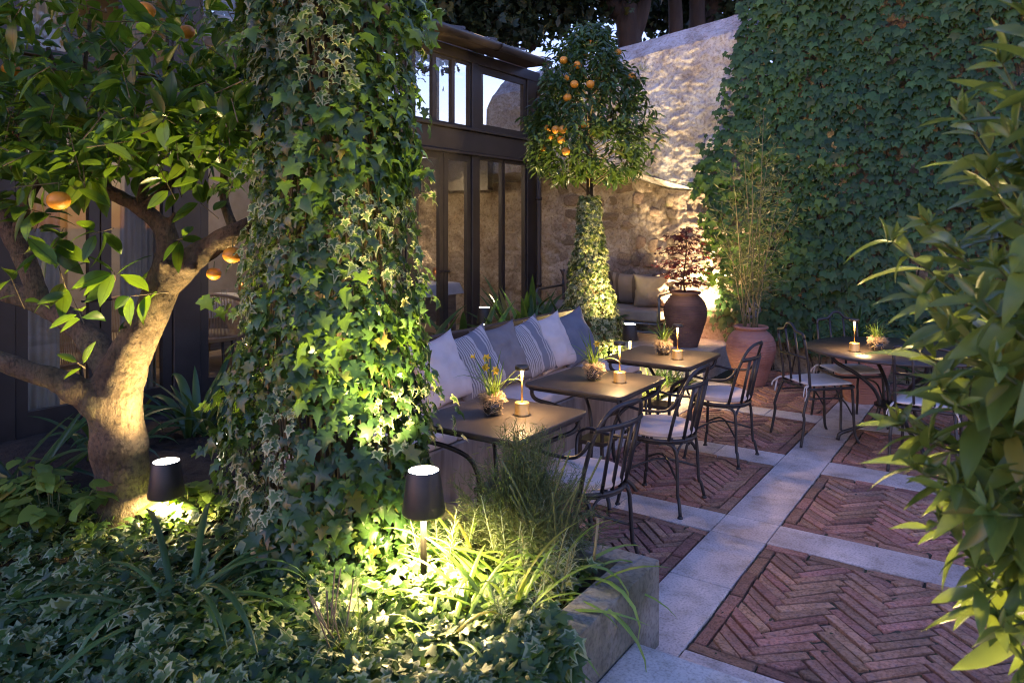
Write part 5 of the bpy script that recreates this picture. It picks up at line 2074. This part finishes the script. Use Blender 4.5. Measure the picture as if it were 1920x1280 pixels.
# ================================================================== GROUND IVY
P, N, T, S = [], [], [], []
nl = 0
while nl < 9500:
    u, v = random.uniform(-80, 1130), random.uniform(930, 1400)
    if random.random() > (v - 880) / 420 + .25:
        continue
    p = PZ(u, v, 0.30)
    if p.x > -1.33 or p.y > 2.6:
        if not (v > 1120 and p.x > -1.42 and p.x < -1.10 and p.y < 2.02 + 0.2 * noise.noise((p.x * 9, p.y * 9, 0))):
            continue
        over = True
    else:
        over = False
    # thin out under the lilies and round the tree
    if not over and 2.1 < p.y < 2.7 and -1.75 < p.x < -1.3 and random.random() < .75:
        continue
    h = 0.06 * noise.noise((p.x * 3, p.y * 3, 2)) + random.uniform(0, .10)
    P.append((p.x, p.y, (0.345 if over else 0.27) + max(0.01, h)))
    N.append((random.gauss(0, .45), random.gauss(0, .45) - .25, 1))
    a = random.uniform(0, 6.28)
    T.append((math.cos(a), math.sin(a) - .3, -.35 + random.gauss(0, .2)))
    S.append(random.uniform(.035, .078))
    nl += 1
gi = thing('ground_ivy', 'carpet of pale edged ivy covering the planting bed', 'ground ivy', (-2.2, 1.6, 0.27))
del gi['category'], gi['label']
bpy.data.objects.remove(gi)
Fm = frames(N, T)
me = leaf_mesh('ground_ivy', L_IVY, rng.integers(0, len(L_IVY), len(P)), P, Fm, np.array(S), rng.random(len(P)))
o = link('ground_ivy', me, M['ivyground'], kind='stuff')


# ================================================================== CLIPPED ORANGE TREE
tp = thing('clipped_orange_tree', 'clipped standard orange tree with many fruits before the end wall', 'orange tree', (-3.82, 7.16, 0.2))
MB().tube([(0, 0, 0), (0.01, 0, 1.0), (0, 0, 2.0), (0, 0.02, 3.1)], [0.045, 0.04, 0.036, 0.015], 10).put('trunk', M['bark'], tp)
CB = Vector((-3.82, 7.16, 0))
P, N, T, S = [], [], [], []


def crownr(z):
    f = (z - 2.20) / (3.84 - 2.20)
    if f < 0 or f > 1:
        return 0
    return float(np.interp(f, [0, .08, .22, .5, .7, .86, 1], [.28, .56, .63, .54, .42, .27, .06]))


cb = MB()
for k in range(60):
    z = random.uniform(2.2, 3.5)
    a = random.uniform(0, 6.28)
    r_ = crownr(z) * .85
    cb.tube([(0, 0, z - .4), (math.cos(a) * r_ * .5, math.sin(a) * r_ * .5, z - .25), (math.cos(a) * r_, math.sin(a) * r_, z - .2)], [.008, .005, .003], 5, cap=False)
cb.put('branches', M['twig'], tp)
cnt = 0
while cnt < 800:
    z = random.uniform(2.20, 3.84)
    a = random.uniform(0, 6.28)
    o_ = Vector((math.cos(a), math.sin(a), 0))
    rr_ = crownr(z) * (1 + 0.36 * noise.noise((o_.x * 2.4, o_.y * 2.4, z * 2.6))) * random.uniform(.62, 1.08) + 0.02
    if noise.noise((o_.x * 3 + 9, o_.y * 3, z * 4)) < -0.20:
        continue
    c = CB + o_ * rr_ + Vector((0, 0, z))
    cnt += 1
    for q in range(9):
        aa = random.uniform(0, 6.28)
        d = o_ * .7 + Vector((math.cos(aa) * .8, math.sin(aa) * .8, random.gauss(-.35, .4)))
        P.append(c + Vector((random.gauss(0, .035), random.gauss(0, .035), random.gauss(0, .035))))
        T.append(d)
        N.append(Vector((0, 0, 1)) + o_ * .6 + Vector((random.gauss(0, .4), random.gauss(0, .4), 0)))
        S.append(random.uniform(.07, .12))
foliage(tp, L_TOP, [tuple(p) for p in P], [tuple(p) for p in N], [tuple(p) for p in T], S, M['topleaf'], 300)
for u, v in ((1095, 102), (1057, 113), (1083, 122), (1066, 146), (1077, 158), (1107, 158), (1064, 183), (1110, 80), (1158, 98), (1185, 144), (1092, 233), (1028, 241), (1042, 243), (1055, 243), (1020, 278), (1052, 262), (1061, 284), (1030, 258)):
    d = random.uniform(7.5, 7.72) if 1040 < u < 1140 else 7.85
    fruit(u, v, d + (0.28 if v < 110 else 0), .043, tp, .97)

ivc = thing('ivy_cone', 'cone of small variegated ivy wrapped round the clipped orange tree trunk', 'ivy cone', (-3.82, 7.16, 0.2))
P, N, T, S = [], [], [], []
MB().tube([(0, 0, 0), (0, 0, 1.7)], [0.2, 0.06], 10).put('stems', M['twig'], ivc)
for k in range(6200):
    z = 0.2 + 1.82 * random.random() ** 1.25
    a = random.uniform(0, 6.28)
    o_ = Vector((math.cos(a), math.sin(a), 0))
    f = (z - .2) / 1.82
    r_ = (0.115 + 0.33 * (1 - f) ** 1.55) * (1 + .28 * noise.noise((o_.x * 2.2, o_.y * 2.2, z * 4))) - random.uniform(0, .05)
    P.append((CB.x + o_.x * r_, CB.y + o_.y * r_, z))
    N.append((o_.x + random.gauss(0, .45), o_.y + random.gauss(0, .45), .6))
    T.append((o_.x * .6 + random.gauss(0, .5), o_.y * .6 + random.gauss(0, .5), -.8))
    S.append(random.uniform(.03, .06))
foliage(ivc, L_IVY, P, N, T, S, M['ivysmall'], 0)

# ================================================================== STRAP LEAVED PLANTS
G_AG = 'strap leaved plants in the beds'
for (p, n_, L_, lab) in ((PZ(790, 640, .22), 0, 0, ''),):
    pass
straps = [((-4.35, 4.9, .22), 26, .95, 'strap leaved plant between the ivy column and the bench back'),
          ((-4.35, 5.75, .22), 30, .90, 'strap leaved plant left of the lamp behind the pillows'),
          ((-4.30, 6.55, .22), 34, .85, 'brightly lit strap leaved plant right of the lamp behind the pillows'),
          ((-4.75, 7.25, .22), 34, .98, 'dark strap leaved plant before the last glass pane'),
          ((-4.45, 7.75, .22), 34, 1.0, 'dark strap leaved plant left of the ivy cone'),
          ((-4.75, 3.15, .22), 22, .72, 'strap leaved plant behind the lit orange tree trunk'),
          ((-4.55, 3.95, .22), 20, .70, 'strap leaved plant left of the ivy column at the window'),
          ((-4.35, 1.75, .22), 22, .72, 'strap leaved plant at far left before the window'),
          ((-4.75, 2.45, .22), 18, .65, 'strap leaved plant behind the orange tree trunk at the window sill')]
for loc, n_, L_, lab in straps:
    t = thing('strap_leaf_plant', lab, 'plant', loc, 0, G_AG)
    clump(t, B_STRAP, int(n_ * 1.3), L_, .14, M['strap'], lean=.6)
big = PZ(345, 1160, .27)
t = thing('strap_leaf_plant', 'big dark strap leaved plant in the front of the bed with long arching leaves', 'plant', big, 0, G_AG)
clump(t, B_LONG, 40, .70, .06, M['strap'], lean=1.05, lean0=.25)
clump(t, B_LONG, 10, .80, .05, M['strap'], lean=1.1, lean0=.5, az=R(214))
t = thing('strap_leaf_plant', 'strap leaved plant spilling out of the jar behind the round table', 'plant', (-1.22, 7.84, 0.555), 0, G_AG)
clump(t, B_LILY, 60, .52, .10, M['strap'], lean=.8)
t = thing('strap_leaf_plant', 'strap leaved plant under the green wall behind the round table', 'plant', (-0.45, 8.35, 0.0), 0, G_AG)
clump(t, B_LILY, 50, .75, .14, M['strap'], lean=.8)

# lilies and grasses in the lit corner of the bed
lilies = [((-1.72, 2.38, .27), 16, .40, 'lime green lily clump right of the lamp stake'),
          ((-1.52, 2.20, .27), 20, .38, 'lime green lily clump spilling toward the planter rim'),
          ((-1.62, 1.98, .27), 14, .36, 'lime green lily clump among the pale ground ivy'),
          ((-1.45, 2.48, .27), 12, .42, 'lime green lily clump in the planter corner'),
          ((-1.86, 2.44, .27), 12, .36, 'lime green lily clump behind the lamp stake')]
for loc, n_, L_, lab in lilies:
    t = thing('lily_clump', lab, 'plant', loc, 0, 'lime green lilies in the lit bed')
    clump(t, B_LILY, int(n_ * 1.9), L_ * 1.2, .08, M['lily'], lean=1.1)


def curry(loc, n_, H, lab, m, group, need=46):
    t = thing('grey_needle_plant', lab, 'plant', loc, 0, group)
    P, N, T, S = [], [], [], []
    st_ = MB()
    for k in range(n_):
        a = random.uniform(0, 6.28)
        r_ = random.uniform(.01, .11)
        b = Vector((math.cos(a) * r_, math.sin(a) * r_, 0))
        h = H * random.uniform(.55, 1.05)
        top = b + Vector((math.cos(a) * h * .22, math.sin(a) * h * .22, h))
        st_.tube([b, b.lerp(top, .5) + Vector((0, 0, .01)), top], .0022, 4, cap=False)
        for q in range(need):
            f = .2 + .8 * q / need
            p = b.lerp(top, f)
            aa = q * 2.4
            o_ = Vector((math.cos(aa), math.sin(aa), 0))
            P.append(p + t.location)
            T.append(o_ + Vector((0, 0, .9 if f < .9 else 2.0)))
            N.append(Vector((0, 0, 1)) - o_ * .5)
            S.append(random.uniform(.05, .075) * (1.1 - .5 * f))
    st_.put('stems', m, t, kind='stuff')
    foliage(t, L_NEEDLE, [tuple(p) for p in P], [tuple(p) for p in N], [tuple(p) for p in T], S, m, 0)


for loc, n_, H, lab in (((-1.70, 2.52, .27), 9, .32, 'silvery needle leaved plant behind the lily clumps'),
                        ((-1.50, 2.36, .27), 9, .26, 'silvery needle leaved plant in the middle of the lilies'),
                        ((-1.42, 2.20, .27), 6, .22, 'silvery needle leaved plant against the planter rim'),
                        ((-1.93, 2.34, .27), 5, .24, 'silvery needle leaved plant just right of the lamp head')):
    curry(loc, n_, H, lab, M['grey'], 'silvery needle leaved plants in the lit bed')

# feathery bush
fb = thing('feathery_bush', 'rounded feathery green bush between the lamp and the nearest table', 'bush', (-1.72, 2.64, .25))
P, N, T, S = [], [], [], []
stv = MB()
for k in range(520):
    a = random.uniform(0, 6.28)
    el = random.uniform(.15, 1.5)
    o_ = Vector((math.cos(a) * math.cos(el), math.sin(a) * math.cos(el), math.sin(el)))
    L_ = random.uniform(.28, .56)
    tip = Vector((o_.x * L_ * .78, o_.y * L_ * .60, o_.z * L_ * 1.08))
    stv.tube([(0, 0, 0), tip * .5 + Vector((0, 0, .02)), tip], .0013, 3, cap=False)
    for q in range(34):
        p = tip * random.uniform(.45, 1.03)
        P.append(p + fb.location)
        d = o_ * .5 + Vector((random.gauss(0, .8), random.gauss(0, .8), random.gauss(.1, .6)))
        T.append(d)
        N.append(rand_unit(1)[0])
        S.append(random.uniform(.030, .055))
stv.put('stems', M['greentwig'], fb, kind='stuff')
foliage(fb, L_NEEDLE, [tuple(p) for p in P], N, [tuple(p) for p in T], S, M['feather'], 0)
t = thing('stalk_clump', 'tall bare green flower stalks rising from the feathery bush', 'plant', (-1.58, 2.62, .26))
for k in range(16):
    a = random.uniform(0, 6.28)
    h = random.uniform(.30, .56)
    b = Vector((random.uniform(-.08, .08), random.uniform(-.06, .06), 0))
    top = b + Vector((math.cos(a) * h * .4, math.sin(a) * h * .4, h))
    MB().tube(spline([b, b.lerp(top, .5) + Vector((0, 0, .05)), top], 4), .0042, 6).put('stalk', M['greentwig'], t)
t = thing('cane_stick', 'thin bamboo support stick standing in the planter corner', 'stick', (-1.38, 2.60, .25), 0)
MB().tube([(0, 0, 0), (0.03, 0.0, .30)], .006, 8).put('cane', M['cane'], t)
t = thing('grass_tuft', 'dark wiry grass tuft with cut stems at the front edge of the bed', 'grass tuft', PZ(640, 1240, .27))
clump(t, B_GRASS, 110, .26, .10, M['feather'], mass=True, lean=.6)
for k in range(8):
    a = random.uniform(0, 6.28)
    h = random.uniform(.16, .30)
    MB().tube([(random.uniform(-.06, .06), random.uniform(-.06, .06), 0), (math.cos(a) * .12, math.sin(a) * .12, h)], .003, 5).put('cut_stem', M['twig'], t)


def broad_plant(loc, n_, lab, R_=.22, H=.28):
    t = thing('broad_leaf_plant', lab, 'plant', loc, 0, 'broad leaved plants at the orange tree foot')
    P, N, T, S = [], [], [], []
    s_ = MB()
    for k in range(n_):
        a = random.uniform(0, 6.28)
        r_ = R_ * math.sqrt(random.random())
        h = H * random.uniform(.35, 1.0) * (1 - .4 * r_ / R_)
        p = Vector((math.cos(a) * r_, math.sin(a) * r_, h))
        s_.tube([(p.x * .3, p.y * .3, 0), p], .0022, 4, cap=False)
        for q in range(4):
            b = a + random.gauss(0, 1.2)
            P.append(p + t.location + Vector((random.gauss(0, .02), random.gauss(0, .02), random.gauss(0, .02))))
            T.append((math.cos(b), math.sin(b), -.25))
            N.append((random.gauss(0, .3), random.gauss(0, .3), 1))
            S.append(random.uniform(.06, .11))
    s_.put('stems', M['greentwig'], t, kind='stuff')
    foliage(t, L_HEART, [tuple(p) for p in P], N, T, S, M['broad'], min(120, len(P)))


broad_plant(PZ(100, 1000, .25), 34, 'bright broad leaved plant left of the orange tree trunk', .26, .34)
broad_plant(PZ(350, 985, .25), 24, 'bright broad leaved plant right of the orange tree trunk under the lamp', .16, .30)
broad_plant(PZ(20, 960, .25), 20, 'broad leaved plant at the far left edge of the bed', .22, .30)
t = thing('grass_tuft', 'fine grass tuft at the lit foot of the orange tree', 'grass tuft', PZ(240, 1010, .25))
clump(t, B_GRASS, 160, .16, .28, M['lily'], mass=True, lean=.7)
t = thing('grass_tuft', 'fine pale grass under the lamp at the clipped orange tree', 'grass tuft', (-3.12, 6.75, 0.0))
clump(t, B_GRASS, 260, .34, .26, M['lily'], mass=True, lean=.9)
t = thing('grass_tuft', 'arching dark grass beside the platform behind the far table', 'grass tuft', (-3.05, 7.45, 0.0))
clump(t, B_THIN, 60, .42, .18, M['strap'], mass=True, lean=.9)
t = thing('wall_tuft', 'small brown tuft growing high on the plastered wall', 'plant', (-4.0, 8.98, 3.72))
clump(t, B_GRASS, 70, .16, .05, M['feather'], mass=True, lean=1.4)
t = thing('wall_tuft', 'tiny green tuft low on the rubble wall over the sofa', 'plant', (-3.72, 9.10, 1.95))
clump(t, B_GRASS, 40, .07, .02, M['lily'], mass=True, lean=1.4)

# ================================================================== SHRUB AT THE RIGHT EDGE
sh = thing('long_leaf_shrub', 'tall shrub of long narrow leaves close by at the right edge', 'shrub', W(1.35, 1.5, 0.14))
off = sh.location
P, N, T, S = [], [], [], []
stm = MB()
trunk_top = W(1.30, 1.48, .75)
stm.tube(spline([sh.location - off, W(1.33, 1.5, .45) - off, trunk_top - off], 5), lerpl([.022, .02, .016], 5), 8)
stips = [(u + 75 if 520 < v < 800 and u < 1770 else u + 15, v, d) for (u, v, d) in [(1660, 455, 1.45), (1725, 425, 1.4), (1835, 335, 1.35), (1790, 215, 1.4), (1865, 120, 1.3), (1905, 30, 1.2), (1655, 560, 1.3), (1700, 625, 1.2), (1765, 560, 1.1), (1855, 500, 1.15), (1900, 410, 1.1),
         (1650, 660, 1.35), (1690, 730, 1.2), (1665, 800, 1.3), (1730, 830, 1.3), (1785, 760, 1.15), (1850, 690, 1.1), (1900, 810, 1.2), (1720, 890, 1.25), (1775, 910, 1.2), (1835, 960, 1.15), (1750, 985, 1.3), (1885, 1030, 1.2),
         (1830, 1110, 1.25), (1865, 1180, 1.2), (1905, 1240, 1.2), (1810, 1050, 1.3), (1880, 260, 1.3), (1930, 560, 1.2), (1930, 900, 1.15), (1940, 300, 1.3), (1890, 640, 1.35), (1860, 850, 1.35), (1800, 640, 1.35), (1845, 420, 1.4), (1910, 1100, 1.35),
         (2000, 300, 1.4), (2060, 480, 1.35), (2120, 620, 1.5), (2040, 760, 1.25), (2150, 860, 1.4), (2080, 1000, 1.3), (2020, 1120, 1.25), (2180, 420, 1.6), (2230, 720, 1.55), (2000, 560, 1.7), (2060, 900, 1.75), (2110, 250, 1.7)]]
for (u, v, d) in stips:
    tip = PD(u, v, d)
    b = trunk_top + Vector((0, 0, max(-.3, (tip.z - trunk_top.z) * .35)))
    m_ = b.lerp(tip, .55) + Vector((0, 0, .06))
    pts = spline([b, m_, tip], 7)
    stm.tube([p - off for p in pts], lerpl([.007, .005, .0016], 7), 5, cap=False)
    L0 = (pts[-1] - pts[0]).length
    for i, p in enumerate(pts[5:]):
        f = (i + 5) / (len(pts) - 1)
        dv = (pts[min(i + 6, len(pts) - 1)] - pts[min(i + 4, len(pts) - 2)]).normalized()
        for s in range((2 if i % 2 else 1) if f < .9 else 2):
            a = i * 2.4 + s * 3.14 + random.gauss(0, .4)
            sd = dv.orthogonal().normalized()
            sd = sd * math.cos(a) + dv.cross(sd) * math.sin(a)
            dr = dv * random.uniform(.5, 1.1) + sd * .8 + Vector((0, 0, random.uniform(-.35, .25))) - Vector((CT, ST, 0)) * .25
            P.append(p + Vector((random.gauss(0, .006), random.gauss(0, .006), random.gauss(0, .006))))
            T.append(dr)
            N.append(Vector((0, 0, 1)) - dv * .3 + Vector((random.gauss(0, .45), random.gauss(0, .45), 0)))
            S.append(random.uniform(.085, .145) * (1.0 if f < .9 else .6))
    for s in range(7):     # young narrow shoots at the tip
        P.append(tip)
        T.append(Vector((random.gauss(0, .5), random.gauss(0, .5), random.uniform(.4, 1.4))))
        N.append(Vector((random.gauss(0, 1), random.gauss(0, 1), .4)))
        S.append(random.uniform(.025, .05))
stm.put('stems', M['greentwig'], sh)
lampp = W(1.12, 1.62, 0.44)
keep = [i for i, p in enumerate(P) if (p - lampp).length > .40]
P, N, T, S = ([q[i] for i in keep] for q in (P, N, T, S))
foliage(sh, L_SHRUB, [tuple(p) for p in P], [tuple(p) for p in N], [tuple(p) for p in T], S, M['shrub'], 300)
bollard((*W(1.12, 1.62, 0).xy, 0.14), 0.44, 'black garden lamp shining behind the shrub at the right edge', 4.5, 8, 150)

# ================================================================== TALL TREES BEYOND THE WALL
def tall_tree(base, stems, crowns, lab, nleaf=2600, size=.20):
    t = thing('tall_tree', lab, 'tree', base, 0, 'tall trees beyond the wall')
    tk = MB()
    for s in stems:
        pts = [Vector(p[:3]) - Vector(base) for p in s]
        tk.tube(spline(pts, 4), lerpl([p[3] for p in s], 4), 9)
    tk.put('trunk', M['darkbark'], t)
    P, N, T, S = [], [], [], []
    br = MB()
    tot = sum(c[3] * c[3] for c in crowns)
    for (x, y, z, r_) in crowns:
        nc = max(6, int(60 * r_ * r_ / tot * len(crowns) ** .3))
        for k in range(nc):
            d = rand_unit(1)[0] * r_ * (random.random() ** .4)
            c = np.array((x, y, z)) + d * np.array((1, 1, .7))
            br.tube([Vector((x, y, z - r_ * .5)) - t.location, Vector(c) - t.location], [.03, .008], 4, cap=False)
            for q in range(int(nleaf / nc * r_ * r_ / tot)):
                g_ = rng.normal(size=3) * np.array((.34, .34, .20))
                P.append(c + g_)
                N.append(rng.normal(size=3) * .7 + np.array((0, 0, 1)))
                T.append(rng.normal(size=3) + np.array((0, 0, -.5)))
                S.append(size * random.uniform(.6, 1.2))
    br.put('branches', M['darkbark'], t, kind='stuff')
    foliage(t, L_SPRAY, P, N, T, S, M['treeleaf'], 0, massname='crown')
    return t


def TP(u, v, d):
    p = PD(u, v, d)
    return (p.x, p.y, p.z)


def stem_px(lst, r0, d, base):
    return [(*base, r0 * 1.2)] + [(*TP(u, v, d), r) for (u, v, r) in lst]


tb1 = tuple(W(2.6, 14.5, 0))
tall_tree(tb1, [[(*tb1, .30), (*TP(1180, 60, 14.5), .24), (*TP(1155, 20, 14.5), .20), (*TP(1110, -20, 14.3), .14), (*TP(1020, -90, 14), .08)],
                [(*TP(1180, 80, 14.5), .2), (*TP(1205, 10, 14.5), .16), (*TP(1215, -90, 14.5), .12)]],
          [(*TP(1040, -40, 14), 1.3), (*TP(960, 0, 13.6), 1.1), (*TP(880, 10, 13.4), 1.1), (*TP(1130, -60, 14), 1.2), (*TP(1000, 60, 14.2), .7), (*TP(1200, -110, 14.5), 1.2)], 'broad dark tree behind the glasshouse roof with a leaning trunk', 5600)
tb2 = tuple(W(3.4, 15.2, 0))
tall_tree(tb2, [[(*tb2, .2), (*TP(1268, 70, 15), .15), (*TP(1262, -30, 15), .12), (*TP(1255, -160, 15), .08)]], [(*TP(1250, -130, 15), 1.3), (*TP(1290, -90, 15.4), .9), (*TP(1225, 25, 17.5), .8)], 'straight dark trunk, first right of the clipped orange tree', 2600)
tb3 = tuple(W(3.9, 15.6, 0))
tall_tree(tb3, [[(*tb3, .2), (*TP(1308, 60, 15.4), .17), (*TP(1306, -30, 15.4), .14), (*TP(1300, -160, 15.4), .09)]], [(*TP(1310, -120, 15.4), 1.3), (*TP(1285, 5, 17.5), .9), (*TP(1330, -10, 17), .8)], 'thick dark trunk above the middle of the plastered wall', 3000)
tb4 = tuple(W(4.4, 16.2, 0))
tall_tree(tb4, [[(*tb4, .2), (*TP(1338, 60, 16), .16), (*TP(1332, -20, 16), .13), (*TP(1325, -140, 16), .08)], [(*TP(1340, 50, 16), .12), (*TP(1352, -40, 16), .09), (*TP(1365, -140, 16), .06)]],
          [(*TP(1400, 20, 16), .8), (*TP(1380, -60, 16), 1.2), (*TP(1340, -130, 16), 1.3), (*TP(1330, 20, 16.8), .5)], 'forked dark trunk near the creeper covered end of the wall', 2600)
tb5 = tuple(W(-3.4, 13.5, 0))
tall_tree(tb5, [[(*tb5, .28), (*TP(640, 90, 13.5), .2), (*TP(700, -40, 13.5), .15)]], [(*TP(820, -40, 13), 1.5), (*TP(760, -80, 13), 1.5), (*TP(900, -80, 13.5), 1.4), (*TP(690, -60, 13), 1.5), (*TP(960, 75, 15), .5), (*TP(838, 84, 17), .85), (*TP(785, 92, 17), .9), (*TP(895, 60, 17), .6)], 'spreading dark tree above the glasshouse gutter', 5200)
tb6 = tuple(W(-9, 15, 0))
tall_tree(tb6, [[(*tb6, .3), (*TP(150, 200, 15), .25), (*TP(170, -50, 15), .2)]], [(*TP(100, -60, 14), 2.2), (*TP(330, -40, 15), 2.2), (*TP(520, -80, 15), 2.0), (*TP(-120, 0, 14), 2.2)], 'dark tree rising behind the orange tree crown', 4200, .26)
# unseen tree added on the right for a silhouette reflected in the upper windows
tb7 = (9.5, 11.5, 0)
tall_tree(tb7, [[(*tb7, .3), (9.5, 11.5, 4.0, .24), (9.3, 11.3, 7.0, .15)]], [(9.2, 11.2, 7.2, 2.2), (10.5, 12.5, 6.8, 2.0), (8.2, 10.2, 7.8, 1.7), (9.6, 9.6, 8.2, 1.6)], 'unseen tall tree added beyond the green wall for the window reflection', 4200, .26)
